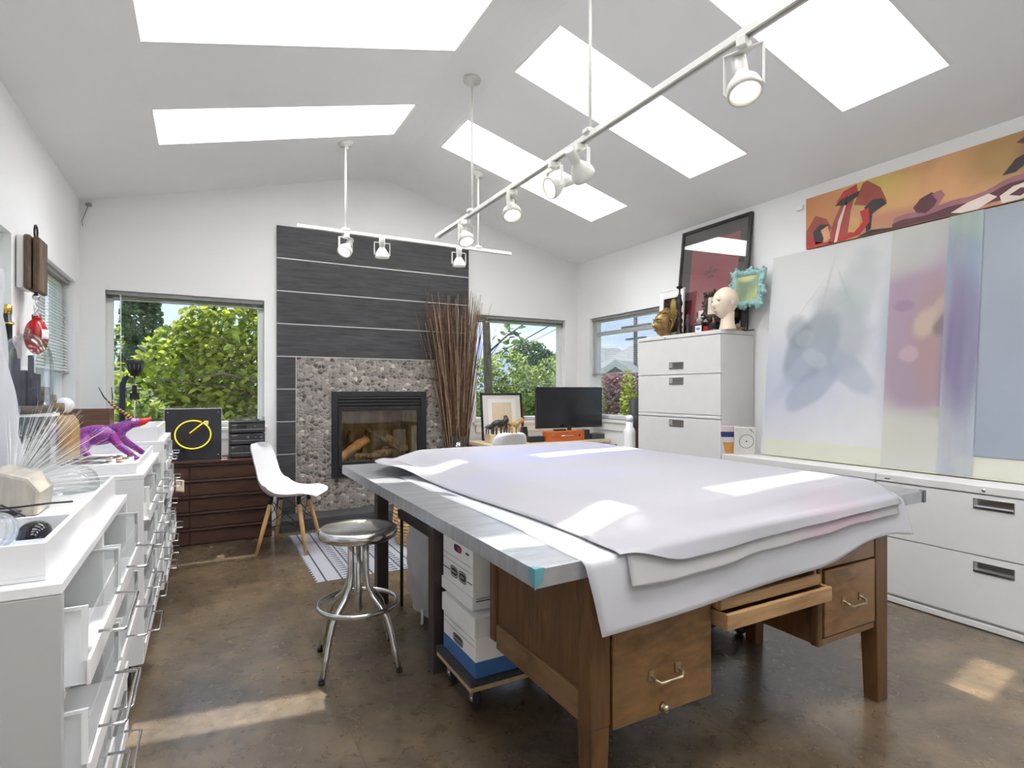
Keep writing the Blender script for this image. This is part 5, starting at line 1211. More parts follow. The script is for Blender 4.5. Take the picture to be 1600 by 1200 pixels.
bx('shell', mat('orange_vinyl', srgb(196, 98, 34), .4, var=.06), 3.03, 3.495, 4.80, 4.89, QZ, QZ + .105, t, .006)
b = MB(); b.tube([(3.20, 4.80, QZ + .056), (3.20, 4.785, QZ + .056), (3.34, 4.785, QZ + .056), (3.34, 4.80, QZ + .056)], .005, 8); b.build('handle', M_chrome, t)
for x in (3.10, 3.43): bx('clasp', M_chrome, x - .012, x + .012, 4.796, 4.80, QZ + .045, QZ + .07, t, .001)
tag(bx('speaker_box', M_hifi, 3.50, 3.60, 4.85, 4.95, QZ, QZ + .105, None, .004), 'grey speaker box touching the right end of the orange case', 'speaker')
tag(bx('storage_case', mat('grey_case', (.06, .06, .065), .6), 3.625, 3.79, 4.84, 4.99, QZ, QZ + .055, None, .004), 'low dark grey case at the right end of the corner desk', 'case')
tag(bx('black_tray', M_black, 2.845, 3.015, 4.82, 4.92, QZ, QZ + .06, None, .004), 'low black tray left of the orange case', 'tray')
b = MB(); b.prism([(2.83, QZ), (2.915, QZ), (2.895, QZ + .15), (2.85, QZ + .15)], 4.96, 5.02, 'y'); tag(b.build('table_clock', M_black, bevel=.004), 'dark wedge-shaped clock between the figurines and the monitor', 'clock')
b = MB(); b.lathe([(.001, 0), (.012, 0), (.013, .05), (.009, .14), (.004, .2), (.001, .21)], (2.90, 5.06, QZ + .0), 10, sx=1); 
o = tag(b.build('red_candle', mat('red_wax', srgb(120, 30, 28), .5, var=.1), loc=(2.90, 5.06, QZ)), 'thin dark red taper candle behind the wedge-shaped clock', 'candle'); o.scale = (1, 1, 1.7)
tag(bx('display_plinth', M_pale, 2.46, 2.83, 4.93, 5.06, QZ, QZ + .085, None, .002), 'low pale plinth carrying the row of figurines', 'plinth')
PZ = QZ + .085
def figurine(name, x, y, h, m, label, quad=False):
    b = MB()
    if quad:
        b.ball((x, y, PZ + h * .62), h * .26, 14, 10, 0, (1.6, .8, .9)); b.ball((x + h * .48, y, PZ + h * .82), h * .17, 12, 8, 0, (1.1, .8, 1)); b.tube([(x + h * .3, y, PZ + h * .7), (x + h * .45, y, PZ + h * .8)], [h * .16, h * .11], 8)
        for dx in (-.3, -.2, .2, .3):
            b.tube([(x + h * dx, y + h * .1 * (1 if dx in (-.3, .2) else -1), PZ + h * .5), (x + h * dx * 1.05, y + h * .1 * (1 if dx in (-.3, .2) else -1), PZ)], [h * .08, h * .05], 8)
        b.tube([(x - h * .4, y, PZ + h * .7), (x - h * .55, y, PZ + h * .5)], [h * .04, h * .02], 6)
    else:
        b.ball((x, y, PZ + h * .88), h * .11, 12, 8); b.tube([(x, y, PZ + h * .80), (x, y, PZ + h * .68), (x, y, PZ + h * .45)], [h * .05, h * .14, h * .11], 10)
        for s_ in (-1, 1): b.tube([(x + s_ * h * .06, y, PZ + h * .45), (x + s_ * h * .07, y, PZ + h * .2), (x + s_ * h * .07, y, PZ)], [h * .075, h * .05, h * .04], 8); b.tube([(x + s_ * h * .13, y, PZ + h * .72), (x + s_ * h * .19, y - h * .03, PZ + h * .55), (x + s_ * h * .13, y - h * .08, PZ + h * .45)], [h * .045, h * .035, h * .03], 8)
    return tag(b.build(name, m, loc=(x, y, PZ)), label, 'figurine', 'figurines on the corner desk')
figurine('animal_figurine', 2.50, 5.02, .115, mat('grey_pewter', (.09, .09, .095), .4, metal=.5, var=.3), 'grey four-legged figurine at the left of the desk figurines', True)
figurine('animal_figurine', 2.565, 4.955, .17, mat('dark_pewter', (.06, .06, .06), .4, metal=.4, var=.3), 'taller dark grey animal figurine rising behind the grey one', True)
figurine('person_figurine', 2.665, 5.0, .19, mat('red_brown_wood', srgb(110, 52, 40), .5, var=.2), 'slim red-brown standing figurine in the middle of the row')
figurine('animal_figurine', 2.76, 4.99, .16, mat('straw_yellow', srgb(186, 160, 110), .7, var=.3, scale=60), 'straw-coloured maned animal figurine at the right of the row', True)
t = thing('framed_print', (2.77, 5.24, QZ), 'black-framed print with wide pale mount leaning on the window behind the figurines', 'framed print'); t.rotation_euler = (R(-6), 0, 0)
b = MB(); w, h, f = .245, .495, .020
b.box(-w, -w + f, 0, .02, 0, h); b.box(w - f, w, 0, .02, 0, h); b.box(-w + f, w - f, 0, .02, 0, f); b.box(-w + f, w - f, 0, .02, h - f, h); b.build('frame', M_black, t, .002, world=False)
bx('mount', mat('mount_board', srgb(206, 204, 200), .8, var=.02), -w + f, w - f, .008, .012, f, h - f, t, world=False)
bx('inner_mount', mat('inner_mount', srgb(220, 218, 214), .8, var=.02), -.165, .165, .006, .008, .07, h - .06, t, world=False)
bx('print', paintmat('sepia_print', srgb(206, 190, 166), [(0, .1, .12, .05, 0, .4, srgb(170, 150, 128), .6, .8)], .05, 20, axes=(0, 2)), -.115, .115, .004, .006, .10, h - .10, t, world=False)
for (x, y, h, nm, lb, m) in ((3.34, 4.85, .05, 'webcam', 'small black device standing on the orange case', M_black),):
    tag(bx(nm, m, x - .018, x + .018, y - .01, y + .01, QZ + .106, QZ + .106 + h, None, .003), lb, 'device')
tag(bx('black_strip', M_black, 3.15, 3.28, 4.82, 4.87, QZ + .106, QZ + .122, None, .003), 'flat black receiver lying on the orange case', 'device')
# small side cabinet with bottles by the tall file cabinet
SZ = .62
t = thing('side_table', (3.66, 4.28, 0), 'small white side table tucked behind the tall file cabinet', 'side table')
bx('table_top', M_trim, 3.48, 3.83, 3.99, 4.60, SZ - .025, SZ, t, .003)
for (x, y) in ((3.49, 4.0), (3.79, 4.0), (3.49, 4.56), (3.79, 4.56)): bx('leg', M_trim, x, x + .03, y, y + .03, 0, SZ - .025, t)
t = thing('white_jug', (3.62, 4.24, SZ), 'tall white plastic bottle beside the tall file cabinet', 'bottle')
b = MB(); b.lathe([(.001, 0), (.055, 0), (.058, .01), (.058, .20), (.052, .225), (.034, .25), (.034, .30)], (3.62, 4.24, SZ), 28); b.build('body', M_whitepl, t)
b = MB(); b.lathe([(.036, .30), (.036, .345), (.020, .36), (.001, .36)], (3.62, 4.24, SZ), 24); b.build('cap', M_whitepl, t)
b = MB(); b.lathe([(.001, 0), (.045, 0), (.045, .52), (.001, .52)], (3.755, 4.33, SZ), 28); tag(b.build('black_tube', mat('matte_charcoal', (.04, .04, .045), .6), loc=(3.755, 4.33, SZ)), 'tall matte black cylinder behind the white plastic bottle', 'cylinder')
b = MB(); b.box(3.655, 3.685, 4.13, 4.17, SZ, SZ + .235); tag(b.build('carved_strip', mat('dark_red_wood', srgb(84, 40, 34), .5, var=.5, scale=60), bevel=.003), 'dark red carved wood strip between the white bottle and the cabinet', 'carving')
b = MB(); random.seed(9)
for i in range(60): b.ball((3.53 + random.uniform(-.035, .035), 4.42 + random.uniform(-.05, .05), SZ + .012 + random.random() * .05), .012, 6, 4)
tag(b.build('pine_cones', mat('potpourri', srgb(130, 66, 44), .8, var=.5, scale=60), loc=(3.53, 4.42, SZ)), 'heap of reddish brown potpourri on the side table', 'potpourri', kind='stuff')
# ================================================================== WHITE DRAWER CARTS ON THE LEFT
M_frost = filmmat('frosted_acrylic', (.84, .86, .86), .28, .3, .2, .02)
M_acr = mat('acrylic_edge', (.80, .82, .82), .25, var=.02)
M_dark = mat('dark_cloth', (.03, .035, .06), .8)
XR = -.215
def cart(y0, y1, z0, z1, label, rows, cols, xr=XR, seed=0):
    random.seed(seed)
    x0 = LX + .035
    t = thing('drawer_cart', ((x0 + xr) / 2, (y0 + y1) / 2, 0), label, 'drawer cart', 'white drawer carts along the left wall')
    b = MB(); b.box(x0, xr, y0, y0 + .018, z0, z1 - .02); b.build('side_panel', M_white if seed > 1 else mat('shaded_laminate', (0.42, 0.425, 0.40), .4, var=.03, scale=5), t, .002)  # nearest cart's near panel: its shade is put into this darker laminate colour
    b = MB(); b.box(x0, xr, y1 - .018, y1, z0, z1 - .02); b.build('side_panel', M_white, t, .002)
    b = MB(); b.box(x0, xr, y0, y1, z1 - .0195, z1); b.build('top_panel', M_white, t, .002)
    b = MB(); b.box(x0, x0 + .012, y0 + .018, y1 - .018, z0, z1 - .02); b.box(x0, xr, y0 + .018, y1 - .018, z0, z0 + .02); b.build('back_panel', M_white, t)
    H = (z1 - .02 - z0 - .02) / rows; W = (y1 - y0 - .036) / cols
    for c_ in range(1, cols):
        y = y0 + .018 + c_ * W; b = MB(); b.box(x0 + .02, xr - .002, y - .009, y + .009, z0 + .02, z1 - .02); b.build('divider', M_white, t, .001)
    for r_ in range(rows):
        z = z0 + .02 + r_ * H
        if r_ > 0: b = MB(); b.box(x0 + .014, xr - .001, y0 + .018, y1 - .018, z - .008, z + .008); b.build('shelf', M_white, t, .001)
        for c_ in range(cols):
            ya = y0 + .018 + c_ * W + .014; yb = ya + W - .028; out = random.choice([.0, .008, .016, .03]); xf = xr + out; xb_ = xf - .44
            za = z + .013; zt_ = z + H * .80
            d = bpy.data.objects.new('drawer', None); COL.objects.link(d); d.parent = t; d.location = Vector((xf, (ya + yb) / 2, za)) - Vector(t.location)
            b = MB(); th = .003
            b.box(xb_, xf, ya, ya + th, za, zt_); b.box(xb_, xf, yb - th, yb, za, zt_); b.box(xb_, xb_ + th, ya, yb, za, zt_); b.box(xf - th, xf, ya + th, yb - th, za + .045, zt_ - .03); b.build('clear_bin', M_frost, d)
            b = MB(); b.box(xb_, xf, ya, yb, za - .003, za); b.box(xf, xf + .006, ya - .004, yb + .004, za - .004, za + .042); b.build('front_lip', M_white, d, .001)
            for yy in (ya, yb):
                b = MB(); b.prism([(xb_, zt_ - .003), (xf - .008, zt_ - .003), (xf - .008, za + .04), (xf + .002, za + .04), (xf + .002, zt_ + .003), (xb_, zt_ + .003)], yy - .003, yy + .003, 'y'); b.build('rim', M_acr, d)
            ym = (ya + yb) / 2; hw_ = W * .26; zh = za + .055
            b = MB(); b.tube([(xf + .004, ym - hw_, zh), (xf + .045, ym - hw_, zh - .004), (xf + .048, ym - hw_ + .006, zh - .004), (xf + .048, ym + hw_ - .006, zh - .004), (xf + .045, ym + hw_, zh - .004), (xf + .004, ym + hw_, zh)], .0035, 8); b.build('wire_handle', M_chrome, d)
    for (x, y) in ((xr - .06, y0 + .06), (xr - .06, y1 - .06), (x0 + .06, y0 + .06), (x0 + .06, y1 - .06)): caster(t, x, y, .038, z0)
    return t
def tray(name, x0, x1, y0, y1, z, h, label, div=None, m=M_white):
    t = thing(name, ((x0 + x1) / 2, (y0 + y1) / 2, z), label, 'tray', 'white trays on the drawer carts'); th = .010
    b = MB(); b.box(x0, x1, y0, y1, z, z + .008); b.box(x0, x1, y0, y0 + th, z + .008, z + h); b.box(x0, x1, y1 - th, y1, z + .008, z + h); b.box(x0, x0 + th, y0 + th, y1 - th, z + .008, z + h); b.box(x1 - th, x1, y0 + th, y1 - th, z + .008, z + h); b.build('tray_body', m, t, .001)
    for d in (div or []): bx('divider', m, x0 + th, x1 - th, d, d + .008, z + .008, z + h - .012, t, .001)
    return t
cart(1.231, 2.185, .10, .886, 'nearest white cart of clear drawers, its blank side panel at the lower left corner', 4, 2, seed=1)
cart(2.745, 3.70, .10, .875, 'middle white cart of clear drawers, black caster showing at its near corner', 4, 2, seed=2)
cart(3.715, 4.47, .10, .935, 'farthest white cart of clear drawers, close to the dark dresser', 5, 2, xr=-.195, seed=3)
tray('tray', LX + .05, -.243, 1.262, 2.15, .8865, .066, 'deep white tray on the nearest cart with a grey-blue compartment in front', [1.60])
tray('tray', LX + .05, -.243, 2.80, 3.66, .8755, .042, 'shallow white tray on the middle cart under the purple creature')
tray('tray', LX + .05, -.225, 3.76, 4.43, .9355, .078, 'white tray on the farthest cart holding the brown box')
tag(bx('folded_paper', mat('bluegrey_paper', srgb(196, 202, 216), .6, var=.03), LX + .07, -.26, 1.285, 1.50, .896, .912, None, .002), 'blue-grey folded paper in the front of the nearest tray', 'paper')
tag(bx('platform_box', M_white, -.80, -.262, 1.66, 2.13, .896, .930, None, .003), 'flat white box lid in the back of the nearest tray, carrying the glass dome', 'box lid')
# black mouse with its cord
t = thing('computer_mouse', (-.318, 1.575, .896), 'glossy black computer mouse with a curled cord in the nearest tray', 'computer mouse')
b = MB()
def fn(u, v):
    a = u * 2 * math.pi; r_ = v; return (-.318 + .030 * r_ * math.cos(a), 1.552 + .046 * r_ * math.sin(a), .9125 + .026 * math.sqrt(max(0, 1 - r_ ** 2.4)))
b.grid(fn, 28, 12); b.lathe([(.001, 0), (.028, 0), (.030, .006), (.030, .0165)], (-.318, 1.552, .8965), 28, sy=1.5); b.build('body', mat('gloss_black', (.012, .012, .014), .08, var=.05), t)
b = MB(); b.tube([(-.318, 1.595, .912), (-.33, 1.612, .93), (-.39, 1.63, .966), (-.47, 1.62, .966), (-.44, 1.59, .966), (-.36, 1.588, .966), (-.30, 1.60, .968), (-.262, 1.612, .966)], .0022, 6); b.build('cord', M_black, t)
# ribbed crystal ball stopper
b = MB()
def fn(u, v):
    a = u * 2 * math.pi; th = math.pi * v; r_ = .036 * (1 + .05 * math.cos(a * 14)); return (-.355 + r_ * math.sin(th) * math.cos(a), 1.435 + r_ * math.sin(th) * math.sin(a), .9485 - .036 * math.cos(th))
b.grid(fn, 84, 20); b.tube([(-.355, 1.435, .985), (-.355, 1.435, 1.0)], .006, 8)
tag(b.build('crystal_ornament', M_glass, loc=(-.355, 1.435, .912), fixn=False), 'ribbed clear crystal ball at the left edge on the nearest tray', 'crystal ball')
# chamfered stone block
b = MB(); 
poly = [(-.50, .9305), (-.335, .9305), (-.330, .985), (-.352, 1.018), (-.415, 1.040), (-.475, 1.022), (-.50, .98)]
b.prism(poly, 1.665, 1.80, 'y')
tag(b.build('stone_block', mat('banded_stone', srgb(170, 164, 152), .45, var=.22, scale=9, stretch=(6, 1, 1), bump=.1), bevel=.008), 'polished grey-brown stone block with chamfered top, left of the glass dome', 'stone')
b = MB(); b.prism([(0, 0), (.10, .006), (.11, .016), (.02, .022)], 0, .03, 'y'); o = b.build('ore_shard', mat('dark_ore', (.06, .06, .06), .3, metal=.5, var=.6, scale=60), loc=(0, 0, 0)); o.location = (-.50, 1.625, .957); o.rotation_euler = (0, 0, R(10)); 
o.location = (-.47, 1.64, .9305); tag(o, 'dark metallic ore shard lying before the stone block', 'stone')
# clear glass dome lying on the lid
b = MB(); b.lathe([(.072, .0), (.076, .004), (.075, .025), (.067, .047), (.050, .064), (.026, .073), (.007, .076), (.006, .088), (.012, .096), (.001, .100)], (-.343, 2.035, .9308), 40)
tag(b.build('glass_dome', M_glass, loc=(-.343, 2.035, .9308), fixn=False), 'low clear glass dome with a knob, on the white lid', 'glass dome')
# plastic-wrapped bundle with fine white fibres
b = MB()
def fn(u, v):
    a = u * 2 * math.pi; z = .935 + .62 * v; r_ = .122 - .052 * v ** 1.2 + .012 * math.sin(a * 5 + v * 6) + .007 * math.sin(a * 11 - v * 9); return (-.565 + r_ * math.cos(a), 2.0 + r_ * math.sin(a), z)
b.grid(fn, 80, 30); tag(b.build('plastic_bundle', filmmat('cloudy_wrap', srgb(228, 229, 232), .72, .4, .18, .03, 4), loc=(-.565, 2.0, .935), fixn=False), 'tall bundle wrapped in cloudy white plastic at the left edge', 'plastic bundle')
b = MB(); random.seed(4)
for i in range(330):
    a = random.uniform(-.5, 2.0); el = random.uniform(.0, 1.0) ** 1.3 * 1.2; L = random.uniform(.10, .27)
    p0 = Vector((-.43, 1.87, .972)); d = Vector((math.cos(a) * math.cos(el), math.sin(a) * math.cos(el), math.sin(el)))
    if p0.x + d.x * L < LX + .02: continue
    pts = [p0 + d * L * s_ + Vector((0, 0, -.10 * (L * s_) ** 1.2 * (1 - el / 2))) for s_ in (0, .35, .7, 1)]
    b.tube(pts, [.0006, .0005, .0004, .0002], 3)
tag(b.build('fibre_plume', mat('white_fibre', (.85, .85, .83), .4, var=.02), loc=(-.43, 1.87, .9305)), 'spray of fine white fibres fanning out over the nearest cart', 'fibre spray', kind='stuff')
b = MB(); b.lathe([(.001, 0), (.03, 0), (.032, .02), (.012, .05), (.001, .05)], (-.43, 1.87, .9308), 14); o2 = b.build('fibre_holder', M_whitepl, bpy.data.objects['fibre_plume'])

# ---- middle cart
ZT = .8840
t = thing('acrylic_case', (-.66, 2.865, ZT), 'clear acrylic display case with shells inside, under the glass cloche', 'display case')
b = MB(); x0, x1, y0, y1, za, zb = -.79, -.525, 2.818, 2.945, ZT, 1.128
b.box(x0, x1, y0, y0 + .004, za, zb); b.box(x0, x1, y1 - .004, y1, za, zb); b.box(x0, x0 + .004, y0 + .004, y1 - .004, za, zb); b.box(x1 - .004, x1, y0 + .004, y1 - .004, za, zb); b.build('clear_walls', M_clear, t)
bx('lid', M_whitepl, x0 - .003, x1 + .003, y0 - .003, y1 + .003, zb - .012, zb, t, .002)
random.seed(6); b = MB()
for i in range(60): b.ball((random.uniform(x0 + .03, x1 - .03), random.uniform(y0 + .03, y1 - .03), ZT + .018 + random.random() ** 1.5 * .17), random.uniform(.012, .024), 8, 6, 0, (1, 1, .6))
tag(b.build('shell_collection', mat('shell_mix', srgb(160, 148, 138), .6, var=.45, scale=30), t), None, None, kind='stuff')
t = thing('glass_cloche', (-.612, 2.882, 1.1285), 'tall clear glass cloche over a dark miniature scene', 'cloche')
b = MB(); b.lathe([(.078, .0), (.080, .004), (.080, .20), (.074, .25), (.055, .29), (.025, .312), (.006, .318), (.012, .33), (.001, .34)], (-.612, 2.882, 1.1285), 40); b.build('glass', M_glass, t, fixn=False)
b = MB(); b.lathe([(.001, 0), (.072, 0), (.072, .03), (.001, .03)], (-.612, 2.882, 1.1295), 32); b.build('base', mat('taupe_base', srgb(134, 122, 108), .7, var=.1), t)
b = MB(); random.seed(8)
for i in range(12):
    a = random.uniform(0, 6.28); r_ = random.uniform(0, .045); x = -.612 + r_ * math.cos(a); y = 2.882 + r_ * math.sin(a); h = random.uniform(.08, .20); w = random.uniform(.007, .013); b.box(x - w, x + w, y - w, y + w, 1.16, 1.16 + h)
b.build('miniature_scene', mat('dusky_blue', (.08, .085, .12), .6, var=.3), t)
b = MB(); b.lathe([(.001, 0), (.032, 0), (.034, .02), (.034, .22), (.028, .26), (.017, .29), (.017, .36), (.022, .362), (.022, .37), (.015, .375), (.015, .425), (.001, .43)], (-.705, 3.012, 1.1285), 24)
o = tag(b.build('dark_bottle', mat('dark_green_glass', (.02, .03, .02), .08, var=.1), loc=(-.705, 3.012, 1.1285)), 'tall dark bottle with brass collars behind the glass cloche', 'bottle')
b = MB(); b.lathe([(.0165, .0), (.0165, .035), (.012, .038), (.001, .038)], (-.705, 3.012, 1.1285 + .405), 20); b.build('brass_cap', mat('bright_brass', (.75, .50, .12), .2, metal=1, var=.1), o); b = MB(); b.lathe([(.018, 0), (.024, 0), (.024, .006), (.018, .006)], (-.705, 3.012, 1.1285 + .362), 20); b.build('brass_collar', MATS['bright_brass'], o)
M_wr = mat('mossy_log_bark', srgb(120, 108, 80), .8, var=.35, scale=40, bump=.4)
tag(bx('small_crate', M_wframe, -.79, -.555, 2.965, 3.06, ZT, 1.128, None, .003), 'plain white box behind the acrylic case, carrying the small logs', 'box')
for i, (z, ln, x, lb) in enumerate(((1.1285 + .020, .115, -.578, 'bottom of three small logs stacked by the cloche, greenish'), (1.1285 + .056, .085, -.59, 'middle of three small logs stacked by the cloche'), (1.1285 + .090, .06, -.60, 'short top log of three stacked by the cloche'))):
    b = MB(); r_ = .0185 - i * .001; b.tube([(x - ln / 2, 3.01, z), (x, 3.013, z + .001), (x + ln / 2, 3.008, z)], [r_, r_ * 1.05, r_], 14); tag(b.build('small_log', M_wr), lb, 'log', 'small logs stacked by the cloche')
b = MB(); b.lathe([(.001, 0), (.066, 0), (.074, .02), (.076, .15), (.070, .20), (.055, .225), (.001, .232)], (-.565, 3.17, ZT), 28)
tag(b.build('wood_stump', streakmat('honey_wood', srgb(120, 92, 52), srgb(176, 140, 90), .5, scale=5, stretch=(5, 5, 1), bump=.1), loc=(-.565, 3.17, ZT)), 'rounded honey-brown wood stump beside the acrylic case', 'wood stump')
b = MB(); b.ball((-.545, 3.165, ZT + .2325 + .036), .036, 24, 16); tag(b.build('frosted_globe', mat('frosted_white', (.72, .73, .75), .3, var=.02)), 'small frosted white globe resting on the wood stump', 'globe')

# carved purple creature with striped horns
M_purp = bpy.data.materials.new('painted_scales'); M_purp.use_nodes = True
n_, l_ = M_purp.node_tree.nodes, M_purp.node_tree.links; bsdf = n_['Principled BSDF']
tcn = n_.new('ShaderNodeTexCoord'); vo = n_.new('ShaderNodeTexVoronoi'); vo.inputs['Scale'].default_value = 120; l_.new(tcn.outputs['Object'], vo.inputs['Vector'])
rp = n_.new('ShaderNodeValToRGB'); l_.new(vo.outputs['Distance'], rp.inputs[0]); rp.color_ramp.elements[0].color = c4(srgb(210, 40, 80)); rp.color_ramp.elements[0].position = .25; rp.color_ramp.elements[1].color = c4(srgb(84, 56, 150)); rp.color_ramp.elements[1].position = .55
l_.new(rp.outputs[0], bsdf.inputs['Base Color']); bsdf.inputs['Roughness'].default_value = .35
t = thing('carved_creature', (-.42, 3.44, ZT), 'purple and red painted carved creature with striped horns and a red snout', 'carved animal')
Zc = ZT
b = MB()
b.ball((-.46, 3.42, Zc + .115), .070, 22, 14, 0, (1.35, .85, .72)); b.ball((-.395, 3.43, Zc + .125), .045, 16, 10, 0, (1.2, .85, .8))
b.tube([(-.40, 3.43, Zc + .125), (-.355, 3.44, Zc + .150), (-.325, 3.45, Zc + .168), (-.300, 3.455, Zc + .172)], [.044, .030, .026, .024], 14)
b.ball((-.305, 3.455, Zc + .172), .027, 14, 10, 0, (1.2, .9, .85))
for (hx, hy, kx, ky, fx, fy) in ((-.40, 3.40, -.355, 3.33, -.29, 3.27), (-.38, 3.46, -.34, 3.52, -.28, 3.53), (-.50, 3.38, -.50, 3.31, -.46, 3.24), (-.50, 3.46, -.51, 3.53, -.55, 3.58)):
    b.tube([(hx, hy, Zc + .11), (kx, ky, Zc + .060), (fx, fy, Zc + .010)], [.024, .017, .012], 10); b.ball((fx, fy, Zc + .009), .014, 8, 6, 0, (1.5, 1, .6))
b.tube([(-.54, 3.41, Zc + .11), (-.60, 3.40, Zc + .10), (-.66, 3.38, Zc + .06), (-.71, 3.36, Zc + .02)], [.03, .022, .014, .006], 10); b.build('body', M_purp, t)
b = MB(); b.tube([(-.298, 3.456, Zc + .170), (-.270, 3.46, Zc + .176), (-.235, 3.465, Zc + .192)], [.023, .017, .004], 12); b.build('snout', mat('scarlet_paint', srgb(206, 34, 26), .3, var=.1), t)
b = MB(); b.ball((-.312, 3.432, Zc + .186), .009, 10, 8, 0, (1.3, .5, 1)); b.build('eye', mat('eye_paint', srgb(236, 200, 214), .3), t)
for k, dy in enumerate((-.012, .016)):
    b = MB(); P0 = [(-.320, 3.452 + dy, Zc + .188), (-.345, 3.45 + dy, Zc + .215), (-.375, 3.45 + dy, Zc + .24), (-.405 - .0 * k, 3.45 + dy * 1.5, Zc + .265), (-.435 + .03 * k, 3.45 + dy * 2, Zc + .305), (-.455 + .045 * k, 3.45 + dy * 2.4, Zc + .352)]
    pts = []
    for i in range(len(P0) - 1):
        for q in range(5): pts.append(Vector(P0[i]).lerp(Vector(P0[i + 1]), q / 5))
    pts.append(Vector(P0[-1])); nn = len(pts)
    for i in range(nn - 1):
        b.tube([pts[i], pts[i + 1]], [.0075 * (1 - i / nn) + .0012, .0075 * (1 - (i + 1) / nn) + .0012], 8, (i % 2) if i < 18 else 0)
    b.build('horn', [mat('horn_black', (.02, .018, .015), .4), mat('horn_amber', srgb(196, 140, 60), .4)], t)
tag(bx('flat_tin', M_whitepl, -.52, -.285, 2.835, 3.17, ZT, .9155, None, .004), 'flat white case in the middle tray with paint brushes lying on it', 'case')
random.seed(12)
bcol = [mat('brush_black', (.02, .02, .02), .3), mat('brush_maroon', srgb(96, 40, 50), .3), mat('brush_silver', srgb(180, 180, 184), .3, metal=.6), mat('brush_grey', srgb(84, 88, 84), .4)]
bl = ['black-handled brush at the front of the brushes by the creature', 'maroon-handled brush near the front of the tray', 'silver-handled tool lying among the brushes', 'grey-handled brush under the creature', 'second black brush, farther back in the tray', 'slender maroon brush behind the silver tool', 'short silver brush beside the stump']
for i in range(7):
    y = 2.86 + i * .045; x = -.40 + random.uniform(-.04, .03); L = random.uniform(.17, .22); a = R(random.uniform(-14, 10)); 
    t = thing('paint_brush', (x, y, .9205), bl[i], 'paint brush', 'paint brushes on the middle cart', a)
    b = MB(); b.tube([(-L / 2, 0, 0), (0, 0, .0005), (L / 2 - .04, 0, 0)], [.0018, .0042, .0035], 8); b.build('handle', bcol[i % 4], t, world=False)
    b = MB(); b.tube([(L / 2 - .04, 0, 0), (L / 2 - .015, 0, 0)], [.0038, .0045], 8); b.build('ferrule', M_chrome, t, world=False)
    b = MB(); b.tube([(L / 2 - .015, 0, 0), (L / 2, 0, 0), (L / 2 + .012, 0, 0)], [.0045, .004, .001], 8); b.build('bristles', mat('bristle', srgb(120, 90, 60), .8), t, world=False)
# ---- far cart
t = thing('brown_box', (-.61, 4.20, .9445), 'open dark brown wooden box on the farthest cart, behind the creature', 'wooden box')
b = MB(); x0, x1, y0, y1, za, zb = -.745, -.49, 4.10, 4.28, .9445, 1.108
b.box(x0, x1, y0, y0 + .012, za, zb); b.box(x0, x1, y1 - .012, y1, za, zb); b.box(x0, x0 + .012, y0 + .012, y1 - .012, za, zb); b.box(x1 - .012, x1, y0 + .012, y1 - .012, za, zb); b.box(x0 + .012, x1 - .012, y0 + .012, y1 - .012, za, za + .01)
b.build('case', streakmat('box_brown', (.05, .022, .012), (.13, .062, .032), .4, scale=4, stretch=(2, 2, 9), bump=.05), t, .002)
tag(bx('white_carton', M_whitepl, -.80, -.757, 4.06, 4.20, .9445, 1.07, None, .002), 'small white carton left of the brown wooden box', 'carton')
# paper tag clipped on the far cart
b = MB(); b.grid(lambda u, v: (-.15 + .045 * u, 4.02 + .02 * u + .004 * math.sin(v * 3), .60 + .075 * v - .012 * u), 6, 6); tg = b.build('paper_tag', paintmat('tag_paper', srgb(214, 196, 164), [(0, .035, .03, .02, 0, .4, srgb(190, 104, 50), .9, .6)], .05), [o for o in S.objects if o.name.startswith('drawer_cart') and o.parent is None][-1], solid=.001)
# clamp lamp standing on the dresser
t = thing('work_lamp', (-.47, 5.25, .665), 'black work lamp with a slotted round head standing in front of the leafy window', 'lamp')
b = MB(); b.lathe([(.001, 0), (.085, 0), (.085, .012), (.012, .02), (.001, .02)], (-.47, 5.25, .665), 28); b.build('base', M_black, t)
b = MB(); b.tube([(-.47, 5.25, .68), (-.47, 5.25, 1.34)], .006, 8); b.tube([(-.56, 5.25, 1.225), (-.42, 5.25, 1.235)], .005, 8); b.build('pole', M_steel, t)
b = MB(); b.tube([(-.535, 5.25, .69), (-.55, 5.25, 1.0), (-.548, 5.25, 1.26), (-.532, 5.25, 1.31), (-.51, 5.25, 1.33)], [.016, .020, .021, .018, .014], 12); b.build('arm', mat('navy_arm', (.012, .018, .028), .5), t)
b = MB(); b.box(-.50, -.44, 5.235, 5.265, 1.15, 1.20); b.box(-.485, -.455, 5.23, 5.27, 1.19, 1.26); b.build('clamp', M_blackm, t, .003)
b = MB(); c = (-.468, 5.25, 1.33); b.lathe([(.001, 0), (.022, .0), (.034, .02), (.040, .028), (.052, .06), (.060, .100), (.062, .124), (.056, .126), (.050, .08), (.03, .03), (.001, .02)], c, 32); hd = b.build('head', mat('lamp_black', (.012, .013, .018), .4), t)
for k in range(12):
    a = 2 * math.pi * k / 12; b = MB(); b.tube([(c[0] + .047 * math.cos(a), c[1] + .047 * math.sin(a), c[2] + .05), (c[0] + .0595 * math.cos(a), c[1] + .0595 * math.sin(a), c[2] + .09)], .0035, 5); b.build('vent_slot', mat('slot_grey', (.16, .18, .2), .5), hd)
